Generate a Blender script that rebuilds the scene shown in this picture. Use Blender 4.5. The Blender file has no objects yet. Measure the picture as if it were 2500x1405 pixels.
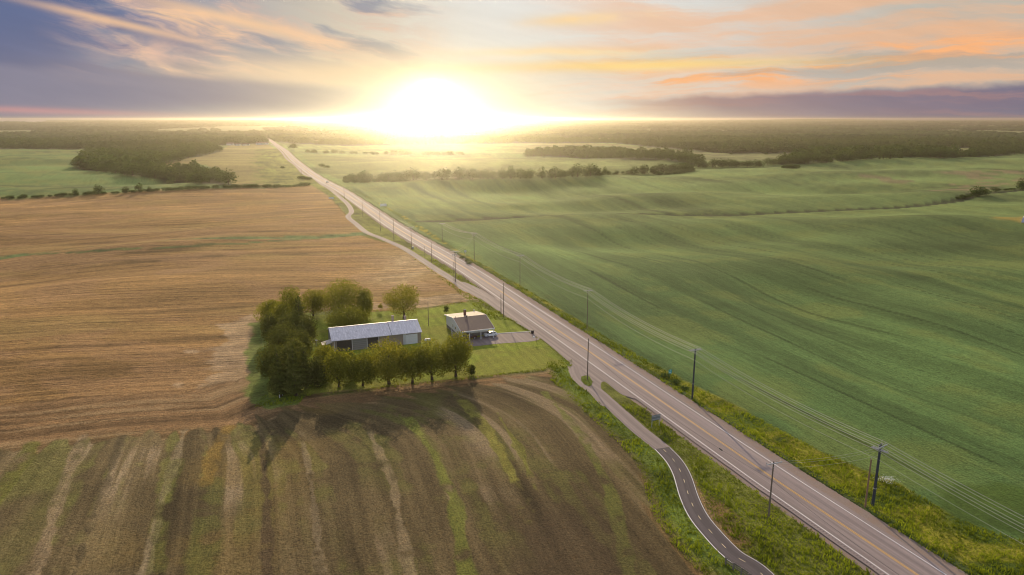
import bpy, math, random
import numpy as np
from mathutils import Vector, Matrix
random.seed(7); RNG = np.random.default_rng(11)
C = bpy.context.scene.collection
SC = bpy.context.scene
R = math.radians

# ------------------------------------------------------------------ camera
H = 65.0; F = 1720.0; W0, H0 = 2500.0, 1405.0
PIT = math.atan(412/F); SP, CP = math.sin(PIT), math.cos(PIT)
cam = bpy.data.objects.new('camera', bpy.data.cameras.new('camera')); C.objects.link(cam)
cam.location = (0, 0, H); cam.rotation_euler = (math.pi/2-PIT, 0, 0)
cam.data.sensor_width = 36; cam.data.lens = F/W0*36; cam.data.clip_start = 1; cam.data.clip_end = 60000
SC.camera = cam
SC.view_settings.view_transform = 'Standard'; SC.view_settings.look = 'None'
SC.view_settings.gamma = 1; SC.view_settings.exposure = 0.0
SC.cycles.volume_bounces = 0; SC.cycles.max_bounces = 6; SC.cycles.diffuse_bounces = 3
SC.cycles.transparent_max_bounces = 8; SC.cycles.use_denoising = True; SC.cycles.use_adaptive_sampling = False; SC.cycles.pixel_filter_type = 'BLACKMAN_HARRIS'; SC.cycles.filter_width = 1.05

# ------------------------------------------------------------------ sun
SUN_AZ = R(-8.0); SUN_EL = R(19.0)
sd = Vector((math.sin(SUN_AZ)*math.cos(SUN_EL), math.cos(SUN_AZ)*math.cos(SUN_EL), math.sin(SUN_EL)))
sun = bpy.data.objects.new('sun', bpy.data.lights.new('sun', 'SUN')); C.objects.link(sun)
sun.rotation_euler = sd.to_track_quat('Z', 'Y').to_euler()
sun.data.energy = 4.4; sun.data.angle = R(0.6); sun.data.color = (1.0, 0.78, 0.50)

# ------------------------------------------------------------------ node helpers
class N:
    """tiny wrapper so that shader maths can be written as expressions"""
    nt = None
    def __init__(s, sock): s.s = sock
    @staticmethod
    def m(op, *a, clamp=False):
        n = N.nt.nodes.new('ShaderNodeMath'); n.operation = op; n.use_clamp = clamp
        for i, v in enumerate(a):
            if isinstance(v, N): N.nt.links.new(v.s, n.inputs[i])
            else: n.inputs[i].default_value = v
        return N(n.outputs[0])
    def __add__(s, o): return N.m('ADD', s, o)
    __radd__ = __add__
    def __sub__(s, o): return N.m('SUBTRACT', s, o)
    def __rsub__(s, o): return N.m('SUBTRACT', o, s)
    def __mul__(s, o): return N.m('MULTIPLY', s, o)
    __rmul__ = __mul__
    def __truediv__(s, o): return N.m('DIVIDE', s, o)
def lk(a, b): N.nt.links.new(a.s if isinstance(a, N) else a, b)
def clamp(x): return N.m('ADD', x, 0.0, clamp=True)
def smooth(x, a, b):
    n = N.nt.nodes.new('ShaderNodeMapRange'); n.interpolation_type = 'SMOOTHSTEP'
    lk(x, n.inputs[0]); n.inputs[1].default_value = a; n.inputs[2].default_value = b
    return N(n.outputs[0])
def gauss(x, y, cx, cy, rx, ry):
    dx = (x-cx)/rx; dy = (y-cy)/ry
    return N.m('EXPONENT', (dx*dx+dy*dy)*-1.0)
def comb(x, y, z=0.0):
    n = N.nt.nodes.new('ShaderNodeCombineXYZ')
    for i, v in enumerate((x, y, z)):
        if isinstance(v, N): lk(v, n.inputs[i])
        else: n.inputs[i].default_value = v
    return N(n.outputs[0])
def sep(v):
    n = N.nt.nodes.new('ShaderNodeSeparateXYZ'); lk(v, n.inputs[0])
    return [N(o) for o in n.outputs]
def noise(v, scale=1.0, detail=3.0, rough=.55, dist=0.0, color=False):
    n = N.nt.nodes.new('ShaderNodeTexNoise'); lk(v, n.inputs['Vector'])
    n.inputs['Scale'].default_value = scale; n.inputs['Detail'].default_value = detail
    n.inputs['Roughness'].default_value = rough; n.inputs['Distortion'].default_value = dist
    return N(n.outputs['Color' if color else 'Fac'])
def mixc(f, a, b, mode='MIX'):
    n = N.nt.nodes.new('ShaderNodeMix'); n.data_type = 'RGBA'; n.blend_type = mode; n.clamp_factor = True
    if isinstance(f, N): lk(f, n.inputs[0])
    else: n.inputs[0].default_value = f
    for v, i in ((a, 6), (b, 7)):
        if isinstance(v, N): lk(v, n.inputs[i])
        else: n.inputs[i].default_value = (*v, 1)
    return N(n.outputs[2])
def scalec(c, f):
    n = N.nt.nodes.new('ShaderNodeVectorMath'); n.operation = 'SCALE'
    if isinstance(c, N): lk(c, n.inputs[0])
    else: n.inputs[0].default_value = c
    if isinstance(f, N): lk(f, n.inputs['Scale'])
    else: n.inputs['Scale'].default_value = f
    return N(n.outputs[0])
def addc(a, b):
    n = N.nt.nodes.new('ShaderNodeVectorMath'); n.operation = 'ADD'
    lk(a, n.inputs[0]); lk(b, n.inputs[1]); return N(n.outputs[0])
def S(r, g, b):
    return tuple((c/255/12.92 if c <= 10 else ((c/255+.055)/1.055)**2.4) for c in (r, g, b))

# ------------------------------------------------------------------ world: sky at sunset
world = bpy.data.worlds.new('World'); SC.world = world; world.use_nodes = True
def build_world():
    nt = world.node_tree; N.nt = nt; nt.nodes.clear()
    out = nt.nodes.new('ShaderNodeOutputWorld'); bg = nt.nodes.new('ShaderNodeBackground')
    tc = nt.nodes.new('ShaderNodeTexCoord')
    x, y, z = sep(tc.outputs['Generated'])
    yy = N.m('MAXIMUM', y, .12)
    a = x/yy*1.769; b = z/yy*1.888          # direction coordinates around the sunset
    vec = comb(a, b, 0.0)
    warp = noise(comb(a*1.6, b*3.5, 3.0), 1.0, 4, .55)
    w2 = noise(comb(a*5, b*12, 7.0), 1.0, 4, .6)
    # clear-sky colour
    col = mixc(smooth(a, -1.05, -.3), S(112, 124, 158), S(205, 196, 180))
    col = mixc(smooth(a, -.45, .0), col, S(226, 226, 222))
    col = mixc(smooth(a, .15, 1.1), col, S(190, 184, 172))
    # blue-grey storm mass on the left
    lm = smooth(a*-1.0 + b*-1.6 + (warp-.5)*.35, .30, .62)
    col = mixc(lm*.95, col, mixc(smooth(b, .0, .3), S(128, 124, 142), S(98, 110, 146)))
    # high broken cloud, left : streaks fall to the right
    l_m = smooth(a, -1.15, -.9)*(1.0-smooth(a, -.35, -.1))*smooth(b, .075, .13)
    s1 = b + a*.24
    n1 = noise(comb(a*2.6 + (w2-.5)*.5, s1*13.0 + (warp-.5)*2.2, 1.3), 1.0, 6, .58)
    col = mixc(l_m*smooth(n1, .44, .62)*.95, col, mixc(smooth(n1, .5, .72), S(205, 176, 166), S(248, 203, 158)))
    n1b = noise(comb(a*3.2+4.0, s1*16.0+(warp-.5)*2, 5.3), 1.0, 5, .55)
    col = mixc(l_m*smooth(n1b, .50, .64)*.85, col, S(126, 136, 158))
    col = mixc(gauss(a, s1, -.66, .085, .26, .016)*.8, col, S(250, 204, 158))
    col = mixc(gauss(a, s1, -.93, .012, .22, .010)*.75, col, S(246, 200, 156))
    col = mixc(gauss(a, b, -.86, .165, .10, .035)*smooth(w2, .35, .6)*.85, col, S(226, 186, 166))
    # peach apron left of the sun
    col = mixc(gauss(a, b+(warp-.5)*.05, -.42, .115, .40, .045)*.85, col, S(244, 214, 176))
    col = mixc(smooth(a*-1.0, .1, .5)*(1.0-smooth(b+(w2-.5)*.02 + a*.07, .035, .062))*.75, col, S(140, 136, 152))
    # right hand side cloud bands
    r_m = smooth(a, -.05, .35)
    s2 = b - a*.055 + (warp-.5)*.05
    n2 = noise(comb(a*1.7, s2*20.0 + (w2-.5)*.9, 2.0), 1.0, 6, .55)
    col = mixc(r_m*smooth(n2, .36, .62)*.70, col, S(238, 184, 142))
    n3 = noise(comb(a*2.2+9, s2*24.0 + (w2-.5)*1.2, 8.0), 1.0, 6, .6)
    band = gauss(a*.0, s2, .0, .095, 1.0, .055)
    col = mixc(r_m*smooth(n3, .44, .60)*clamp(band*1.3), col, S(250, 182, 128))
    col = mixc(r_m*smooth(n2*-1.0+1.0, .48, .62)*clamp(band)*.6, col, S(178, 160, 146))
    col = mixc(gauss(a, b-a*.02+(w2-.5)*.012, .30, .128, .42, .014)*.9, col, S(252, 214, 130))
    col = mixc(gauss(a, b+(w2-.5)*.02, .12, .165, .22, .012)*.7, col, S(252, 220, 156))
    col = mixc(gauss(a, b-a*.06, .18, .235, .14, .014)*smooth(w2, .3, .6), col, S(248, 214, 160))
    # purple bank low on the right
    pb = smooth(a, .10, .55)*(1.0-smooth(b - a*.040 + (w2-.5)*.036, .026, .050))
    col = mixc(pb*.92, col, mixc(smooth(a, .4, 1.25), S(150, 128, 134), S(116, 110, 132)))
    n4 = noise(comb(a*2.0, b*40.0+(w2-.5)*2, 4.0), 1.0, 4, .5)
    col = mixc(pb*smooth(n4, .46, .66)*.55, col, S(176, 136, 130))
    col = mixc((1.0-smooth(b, .0, .016))*(1.0-gauss(a, b, -.188, .0, .60, .2))*.35, col, S(122, 112, 124))
    # pink bar far left, low
    col = mixc(gauss(a, b+(a+1.2)*.035, -1.22, .022, .42, .009)*.8, col, S(196, 146, 146))
    # bright air in front of the sun
    g1 = gauss(a, b, -.188, .013, .21, .085); g2 = gauss(a, b, -.188, .013, .50, .20)
    col = mixc(clamp(g2*.50), col, S(252, 226, 176))
    col = mixc(clamp(g1*1.0), col, S(255, 238, 188))
    col = mixc(gauss(a, b, -.188, .0, .52, .026)*.9, col, S(255, 240, 205))
    col = scalec(col, .90+.20*noise(comb(a*3.0+w2*.4, s1*22.0, 6.0), 1.0, 5, .6))
    glow = gauss(a, b, -.188, .017, .027, .027)*1900.0 + gauss(a, b, -.188, .013, .085, .075)*1.3 + gauss(a, b, -.188, .005, .17, .10)*.40 \
        + gauss(a, b, -.188, .013, .30, .17)*.08
    col = addc(scalec(col, 1.0), scalec((1.0, .88, .62), glow))
    # physical sky for everything above and behind
    sky = nt.nodes.new('ShaderNodeTexSky'); sky.sky_type = 'NISHITA'; sky.sun_disc = False
    sky.sun_elevation = SUN_EL; sky.sun_rotation = SUN_AZ; sky.altitude = 100
    up = scalec(N(sky.outputs[0]), .10)
    up = addc(up, scalec((.50, .46, .50), UPFILL))
    m = N.m('MAXIMUM', smooth(z, .17, .32), 1.0-smooth(y, .25, .55))
    col = mixc(m, col, up)
    nt.links.new(col.s, bg.inputs[0]); bg.inputs[1].default_value = 1.0
    nt.links.new(bg.outputs[0], out.inputs[0])
UPFILL = 0.60
build_world()
world.cycles.sampling_method = 'MANUAL'; world.cycles.sample_map_resolution = 1024

# ------------------------------------------------------------------ materials
def mat(name, fn):
    m = bpy.data.materials.new(name); m.use_nodes = True; nt = m.node_tree
    nt.nodes.clear(); N.nt = nt
    out = nt.nodes.new('ShaderNodeOutputMaterial'); sh = fn(nt)
    nt.links.new(sh, out.inputs[0]); return m
def principled(nt, col, rough=.8, metal=0.0, bump=None, bd=.05, bs=1.0, spec=.3):
    p = nt.nodes.new('ShaderNodeBsdfPrincipled')
    if isinstance(col, N): lk(col, p.inputs['Base Color'])
    else: p.inputs['Base Color'].default_value = (*col, 1)
    p.inputs['Roughness'].default_value = rough; p.inputs['Metallic'].default_value = metal
    p.inputs['Specular IOR Level'].default_value = spec
    if bump is not None:
        b = nt.nodes.new('ShaderNodeBump'); b.inputs['Distance'].default_value = bd; b.inputs['Strength'].default_value = bs
        lk(bump, b.inputs['Height']); nt.links.new(b.outputs[0], p.inputs['Normal'])
    return p.outputs[0]
def coord(nt, kind='Object'):
    return N(nt.nodes.new('ShaderNodeTexCoord').outputs[kind])
def simple(name, col, rough=.7, metal=0.0, var=.25, scale=3.0, spec=.3):
    def fn(nt):
        n = noise(coord(nt), scale, 5, .6)
        c = mixc(n, tuple(v*(1-var) for v in col), tuple(min(1, v*(1+var)) for v in col))
        return principled(nt, c, rough, metal, spec=spec)
    return mat(name, fn)
M = {}
M['wood_pole'] = simple('wood_pole', (.17, .13, .10), .85)
M['old_wood'] = simple('old_wood', (.24, .15, .09), .9)
M['dark_pole'] = simple('dark_pole', (.045, .05, .065), .6)
M['galv'] = simple('galvanised', (.45, .45, .46), .5, .3)
M['wire'] = simple('wire', (.55, .52, .45), .5, .2)
M['cable'] = simple('cable', (.03, .03, .03), .6)
M['insul'] = simple('insulator', (.5, .45, .42), .3)
M['white'] = simple('white_paint', (.72, .72, .74), .5, var=.08)
M['siding'] = simple('siding', (.62, .62, .62), .6, var=.08)
M['found'] = simple('foundation', (.20, .19, .18), .9)
M['roof_dark'] = simple('shingles', (.175, .12, .095), .66, var=.22, scale=4, spec=.28)
M['brick'] = simple('brick', (.22, .10, .07), .9)
M['glass'] = simple('glass', (.03, .035, .04), .12, spec=.6)
M['beige'] = simple('beige_siding', (.30, .24, .21), .8)
M['bay_shade'] = simple('painted_bay_shade', (.075, .065, .06), .9)  # shade inside the open barn bays, given as a dark colour
M['black'] = simple('black_plastic', (.02, .02, .022), .6)
M['tyre'] = simple('tyre', (.02, .02, .02), .85)
M['rim'] = simple('rim', (.5, .5, .52), .35, .6)
M['carwhite'] = simple('white_car_paint', (.72, .74, .78), .3, var=.04, spec=.5)
M['carmaroon'] = simple('dark_red_car_paint', (.07, .022, .018), .3, var=.1, spec=.5)
M['bin'] = simple('bin_plastic', (.06, .045, .04), .6)
M['teal'] = simple('teal_sign', (.03, .35, .36), .5)
M['signgrey'] = simple('sign_back', (.22, .25, .27), .5, .4)
M['fence'] = simple('grey_timber', (.20, .17, .15), .85)
M['bark'] = simple('bark', (.10, .07, .045), .9, scale=6)
M['tarp'] = simple('white_tarp', (.50, .52, .66), .6, var=.1)
M['orange'] = simple('lamp_lens', (.5, .12, .03), .3)
M['awning'] = simple('awning', (.62, .55, .48), .7)
def _metalroof(nt):
    v = coord(nt); x, y, z = sep(v)
    n = noise(comb(x*2.5, y*.6, z*.6), 1.0, 5, .65); seam = N.m('PINGPONG', x, .45)
    n2 = noise(v, .7, 4, .6)
    c = mixc(smooth(n, .38, .72), (.66, .63, .63), (.88, .84, .84))
    c = mixc(smooth(n2, .55, .75)*.5, c, (.36, .33, .32))
    c = mixc((1.0-smooth(seam, .0, .05))*.4, c, (.5, .48, .48))
    return principled(nt, c, .5, .15, seam, .015, .3)
M['metalroof'] = mat('metal_roof', _metalroof)
def _boards(nt):
    x, y, z = sep(coord(nt)); s = N.m('PINGPONG', z, .28)
    c = mixc(smooth(s, .0, .07), (.14, .13, .125), (.30, .29, .29))
    return principled(nt, mixc(noise(comb(x*2, y*2, z*2), 1, 4)*.5, c, (.22, .21, .2)), .8)
M['greydoor'] = mat('grey_sliding_door', _boards)
def _clap(nt):
    x, y, z = sep(coord(nt)); s = N.m('PINGPONG', z, .12)
    return principled(nt, mixc(smooth(s, .0, .03), (.42, .42, .43), (.66, .66, .66)), .6)
M['clap'] = mat('white_clapboard', _clap)

def leafmat(name, base, trans=.35, sat=1.0):
    def fn(nt):
        at = nt.nodes.new('ShaderNodeAttribute'); at.attribute_name = 'tint'
        oi = nt.nodes.new('ShaderNodeObjectInfo')
        f = N(at.outputs['Fac'])
        c = mixc(f, tuple(v*.58 for v in base), (base[0]*1.6, base[1]*1.45, base[2]*1.1))
        c = mixc(N(oi.outputs['Random'])*.3, c, (base[0]*1.15, base[1]*1.05, base[2]*.9))
        d = nt.nodes.new('ShaderNodeBsdfDiffuse'); lk(c, d.inputs[0])
        t = nt.nodes.new('ShaderNodeBsdfTranslucent'); lk(mixc(1.0, c, (1.25, 1.2, .55), 'MULTIPLY'), t.inputs[0])
        mx = nt.nodes.new('ShaderNodeMixShader'); mx.inputs[0].default_value = trans
        nt.links.new(d.outputs[0], mx.inputs[1]); nt.links.new(t.outputs[0], mx.inputs[2])
        return mx.outputs[0]
    return mat(name, fn)
M['leaf'] = leafmat('leaves', (.20, .22, .044), .5)
M['leafgold'] = leafmat('golden_leaves', (.23, .24, .055), .6)
M['needle'] = leafmat('needles', (.115, .135, .042), .35)
M['bushleaf'] = leafmat('bush_leaves', (.075, .10, .03), .3)
M['farleaf'] = leafmat('far_leaves', (.078, .120, .042), .25)
M['tuft'] = leafmat('grass_blades', (.19, .25, .030), .35)
M['whiteflower'] = simple('flowers', (.6, .62, .55), .8)

def _ground(nt):
    al = nt.nodes.new('ShaderNodeAttribute'); al.attribute_name = 'albedo'
    ro = nt.nodes.new('ShaderNodeAttribute'); ro.attribute_name = 'rows'
    s, t, amp = sep(N(ro.outputs['Vector'])); pos = coord(nt)
    r1 = noise(comb(s*.55, t*.012, 0.0), 1.0, 2, .6); r2 = noise(comb(s*1.9, t*.05, 4.0), 1.0, 3, .6)
    f1 = noise(pos, 2.6, 4, .7); f2 = noise(pos, .35, 4, .6)
    px, py, pz = sep(pos)
    r3 = noise(comb(s*5.5, t*.45, 9.0), 1.0, 3, .65)
    f3 = noise(pos, 1.1, 5, .72)
    fac = 1.0 + amp*((r1-.5)*1.3 + (r2-.5)*2.0 + (r3-.5)*2.6) + (f1-.5)*2.2 + (f2-.5)*.4 + (f3-.5)*.9
    fac = N.m('MAXIMUM', fac, .12)
    c = scalec(N(al.outputs['Color']), fac)
    c = mixc(clamp((noise(pos, .9, 3, .6)-.5)*1.2), c, mixc(1.0, c, (1.35, 1.1, .8), 'MULTIPLY'))
    return principled(nt, c, .95, 0, f1*.9 + f3*.6 + r2*amp*.7 + r3*amp*.7, .55, .9, spec=.1)
M['ground'] = mat('ground_fields', _ground)

def _asphalt(base, patch):
    def fn(nt):
        uv = nt.nodes.new('ShaderNodeAttribute'); uv.attribute_name = 'lane'
        s, t, _ = sep(N(uv.outputs['Vector'])); pos = coord(nt)
        wheel = noise(comb(s*1.1, t*.01, 0.), 1.0, 3, .6); f = noise(pos, 9, 3, .7)
        big = noise(comb(s*.25, t*.05, 2.), 1.0, 4, .6); cr = noise(comb(s*.9, t*.35, 2.), 1.0, 5, .7)
        c = mixc(smooth(wheel, .35, .65), tuple(v*.80 for v in base), tuple(v*1.16 for v in base))
        c = mixc(smooth(big, .5, .7)*.5, c, patch)
        crack = 1.0-smooth(N.m('ABSOLUTE', cr-.5), .0, .006)
        c = mixc(crack*.5, c, tuple(v*.4 for v in base))
        c = scalec(c, .82+f*.36)
        return principled(nt, c, .85, 0, f, .02, .4, spec=.25)
    return fn
M['asphalt'] = mat('road_asphalt', _asphalt((.29, .235, .22), (.22, .175, .165)))
M['asphalt_old'] = mat('old_path_asphalt', _asphalt((.255, .205, .19), (.20, .16, .15)))
M['asphalt_new'] = mat('new_path_asphalt', _asphalt((.098, .082, .086), (.085, .072, .074)))
def _gravel(nt):
    pos = coord(nt)
    c = mixc(noise(pos, 6, 4, .7), (.16, .12, .10), (.40, .32, .27))
    c = mixc(smooth(noise(pos, .5, 4, .6), .45, .7)*.6, c, (.30, .20, .14))
    return principled(nt, c, .95, 0, noise(pos, 8, 3, .7), .05, .8, spec=.1)
M['gravel'] = mat('gravel', _gravel)
def _line(col):
    def fn(nt):
        n = noise(coord(nt), 5, 4, .7)
        return principled(nt, mixc(smooth(n, .35, .62), tuple(v*.75 for v in col), col), .7)
    return fn
M['linew'] = mat('white_line', _line((.80, .78, .76)))
M['liney'] = mat('yellow_line', _line((.78, .46, .10)))
M['linedash'] = mat('dash_line', _line((.80, .66, .40)))
M['rumble'] = simple('rumble_strip', (.13, .105, .10), .9)

# ------------------------------------------------------------------ mesh building
class MB:
    def __init__(s): s.v = []; s.f = []; s.m = []; s.mats = []
    def mi(s, m):
        if m not in s.mats: s.mats.append(m)
        return s.mats.index(m)
    def poly(s, pts, m):
        i = len(s.v); s.v += [tuple(p) for p in pts]; s.f.append(tuple(range(i, i+len(pts)))); s.m.append(s.mi(m))
    def box(s, x0, x1, y0, y1, z0, z1, m):
        i = len(s.v)
        s.v += [(x0,y0,z0),(x1,y0,z0),(x1,y1,z0),(x0,y1,z0),(x0,y0,z1),(x1,y0,z1),(x1,y1,z1),(x0,y1,z1)]
        for q in ((0,3,2,1),(4,5,6,7),(0,1,5,4),(1,2,6,5),(2,3,7,6),(3,0,4,7)):
            s.f.append(tuple(i+k for k in q)); s.m.append(s.mi(m))
        return s
    def bar(s, p, q, w, h, m):
        p = Vector(p); q = Vector(q); d = (q-p); L = d.length; d.normalize()
        up = Vector((0,0,1)) if abs(d.z) < .9 else Vector((0,1,0))
        a = d.cross(up).normalized()*w/2; b = a.cross(d).normalized()*h/2
        i = len(s.v)
        for e in (p, q):
            s.v += [tuple(e-a-b), tuple(e+a-b), tuple(e+a+b), tuple(e-a+b)]
        for qd in ((0,3,2,1),(4,5,6,7),(0,1,5,4),(1,2,6,5),(2,3,7,6),(3,0,4,7)):
            s.f.append(tuple(i+k for k in qd)); s.m.append(s.mi(m))
        return s
    def cyl(s, p, q, r0, r1, m, n=10):
        p = Vector(p); q = Vector(q); d = (q-p).normalized()
        up = Vector((0,0,1)) if abs(d.z) < .9 else Vector((1,0,0))
        a = d.cross(up).normalized(); b = a.cross(d).normalized(); i = len(s.v)
        for e, r in ((p, r0), (q, r1)):
            for k in range(n):
                t = 2*math.pi*k/n; s.v.append(tuple(e+(a*math.cos(t)+b*math.sin(t))*r))
        for k in range(n):
            s.f.append((i+k, i+(k+1)%n, i+n+(k+1)%n, i+n+k)); s.m.append(s.mi(m))
        s.f.append(tuple(i+n-1-k for k in range(n))); s.m.append(s.mi(m))
        s.f.append(tuple(i+n+k for k in range(n))); s.m.append(s.mi(m))
        return s
    def extrude(s, prof, y0, y1, m, inset=0.0, top=None):
        """side profile [(x,z)] extruded across y; optional narrowing with height"""
        n = len(prof); i = len(s.v); zs = [p[1] for p in prof]; z0, z1 = min(zs), max(zs)
        for y, sg in ((y0, 1), (y1, -1)):
            for x, z in prof: s.v.append((x, y+sg*inset*(z-z0)/max(1e-6, z1-z0), z))
        s.f.append(tuple(i+k for k in range(n))); s.m.append(s.mi(m))
        s.f.append(tuple(i+n+n-1-k for k in range(n))); s.m.append(s.mi(m))
        for k in range(n):
            s.f.append((i+(k+1)%n, i+k, i+n+k, i+n+(k+1)%n)); s.m.append(s.mi(m))
        return s
    def build(s, name, parent=None, bevel=0.0, smooth=False):
        me = bpy.data.meshes.new(name); me.from_pydata(s.v, [], s.f)
        for m in s.mats: me.materials.append(m)
        me.polygons.foreach_set('material_index', s.m)
        if smooth: me.polygons.foreach_set('use_smooth', [True]*len(me.polygons))
        me.update(); o = bpy.data.objects.new(name, me); C.objects.link(o)
        if parent: o.parent = parent
        if bevel:
            b = o.modifiers.new('bevel', 'BEVEL'); b.width = bevel; b.segments = 2; b.limit_method = 'ANGLE'
        return o
def tag(o, label=None, cat=None, group=None, kind=None):
    if label: o['label'] = label
    if cat: o['category'] = cat
    if group: o['group'] = group
    if kind: o['kind'] = kind
    return o
def thing(name, loc, rz=0, label=None, cat=None, group=None, sc=1.0):
    o = bpy.data.objects.new(name, None); C.objects.link(o); o.empty_display_size = .2
    o.location = loc; o.rotation_euler = (0, 0, rz); o.scale = (sc, sc, sc)
    return tag(o, label, cat, group)
def np_mesh(name, V, Q, mats, mi=None, tint=None, smooth=False, link=True):
    """V (n,3), Q (m,k) with k = 3 or 4"""
    me = bpy.data.meshes.new(name); n, k = Q.shape
    me.vertices.add(len(V)); me.vertices.foreach_set('co', np.ascontiguousarray(V, dtype=np.float32).ravel())
    me.loops.add(n*k); me.loops.foreach_set('vertex_index', np.ascontiguousarray(Q, dtype=np.int32).ravel())
    me.polygons.add(n); me.polygons.foreach_set('loop_start', np.arange(0, n*k, k, dtype=np.int32))
    me.polygons.foreach_set('loop_total', np.full(n, k, dtype=np.int32))
    for m in mats: me.materials.append(m)
    if mi is not None: me.polygons.foreach_set('material_index', mi.astype(np.int32))
    if smooth: me.polygons.foreach_set('use_smooth', np.ones(n, dtype=bool))
    me.update(calc_edges=True)
    if tint is not None:
        a = me.attributes.new('tint', 'FLOAT', 'POINT'); a.data.foreach_set('value', tint.astype(np.float32))
    if not link: return me
    o = bpy.data.objects.new(name, me); C.objects.link(o); return o

# ------------------------------------------------------------------ picture <-> world helpers
def P0(px, py, z=0.0):
    v = py-702.5; k = (H-z)/(F*SP+v*CP); return ((px-1250)*k, (F*CP-v*SP)*k)
def poly0(pts): return np.array([P0(*p) for p in pts])
def hash2(ix, iy, seed):
    h = (ix.astype(np.int64)*374761393 + iy.astype(np.int64)*668265263 + seed*974634777) & 0x7fffffff
    h = ((h ^ (h >> 13))*1274126177) & 0x7fffffff
    return ((h ^ (h >> 16)) & 0xffff)/65535.0
def vnoise(x, y, seed=0):
    ix = np.floor(x); iy = np.floor(y); fx = x-ix; fy = y-iy
    fx = fx*fx*fx*(fx*(fx*6-15)+10); fy = fy*fy*fy*(fy*(fy*6-15)+10)
    a = hash2(ix, iy, seed); b = hash2(ix+1, iy, seed); c = hash2(ix, iy+1, seed); d = hash2(ix+1, iy+1, seed)
    return (a+(b-a)*fx)*(1-fy)+(c+(d-c)*fx)*fy
def fbm(x, y, seed=0, o=4):
    s = 0; t = 0; a = 1.0
    for k in range(o): s = s+a*vnoise(x*2**k, y*2**k, seed+k*17); t += a; a *= .5
    return s/t
def sstep(x, a, b):
    t = np.clip((x-a)/(b-a), 0, 1); return t*t*(3-2*t)
def pdist(x, y, P, closed=False):
    """distance to polyline, side-signed lateral distance and arclength"""
    best = np.full(x.shape, 1e18); sg = np.zeros(x.shape); al = np.zeros(x.shape); L = 0.0
    n = len(P); rng = range(n) if closed else range(n-1)
    for i in rng:
        ax, ay = P[i]; bx, by = P[(i+1) % n]; dx, dy = bx-ax, by-ay; l2 = dx*dx+dy*dy
        if l2 < 1e-9: continue
        t = ((x-ax)*dx+(y-ay)*dy)/l2; tc = np.clip(t, 0, 1)
        d = (x-ax-tc*dx)**2+(y-ay-tc*dy)**2; m = d < best
        best = np.where(m, d, best); cr = (x-ax)*dy-(y-ay)*dx
        sg = np.where(m, np.sign(cr), sg); l = math.sqrt(l2); al = np.where(m, L+tc*l, al); L += l
    return np.sqrt(best), sg, al
def inside(x, y, P):
    r = np.zeros(x.shape, bool); n = len(P); j = n-1
    for i in range(n):
        xi, yi = P[i]; xj, yj = P[j]
        c = ((yi > y) != (yj > y)) & (x < (xj-xi)*(y-yi)/(yj-yi+1e-12)+xi)
        r ^= c; j = i
    return r
def sdist(x, y, P):
    d, _, _ = pdist(x, y, P, True); return np.where(inside(x, y, P), d, -d)
def resample(P, step):
    P = np.asarray(P, float); out = [P[0]]
    # Catmull-Rom
    Q = np.vstack([2*P[0]-P[1], P, 2*P[-1]-P[-2]])
    for i in range(1, len(Q)-2):
        n = max(2, int(np.linalg.norm(Q[i+1]-Q[i])/step))
        for k in range(1, n+1):
            t = k/n; a, b, c, d = Q[i-1], Q[i], Q[i+1], Q[i+2]
            out.append(.5*((2*b)+(-a+c)*t+(2*a-5*b+4*c-d)*t*t+(-a+3*b-3*c+d)*t**3))
    return np.array(out)

# road centre line (plan)
ROADPX = [(2240,1405),(1900,1177),(1626,988),(1352,800),(1160,671),(1069,616),(1010,582),(959,551.5),(909.6,518),(868,489),(828,463),(796,446.7),(770.4,431.4),(739.7,409.6),(712.8,386.6),(693.6,367),(668,349.4),(648.8,334)]
_r = [P0(*p) for p in ROADPX]
d0 = np.array(_r[0])-np.array(_r[2]); d0 /= np.linalg.norm(d0)
_r = [tuple(np.array(_r[0])+d0*k) for k in (400, 200, 60)] + _r
dE = np.array(_r[-1])-np.array(_r[-2]); dE /= np.linalg.norm(dE)
ROAD = resample(_r, 12.0)
ROADC = ROAD[::2]
LOT = poly0([(640,792),(648,980),(1000,935),(1393,893),(1330,838),(1300,815),(1235,775),(1150,737),(1040,755),(780,768)])

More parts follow.
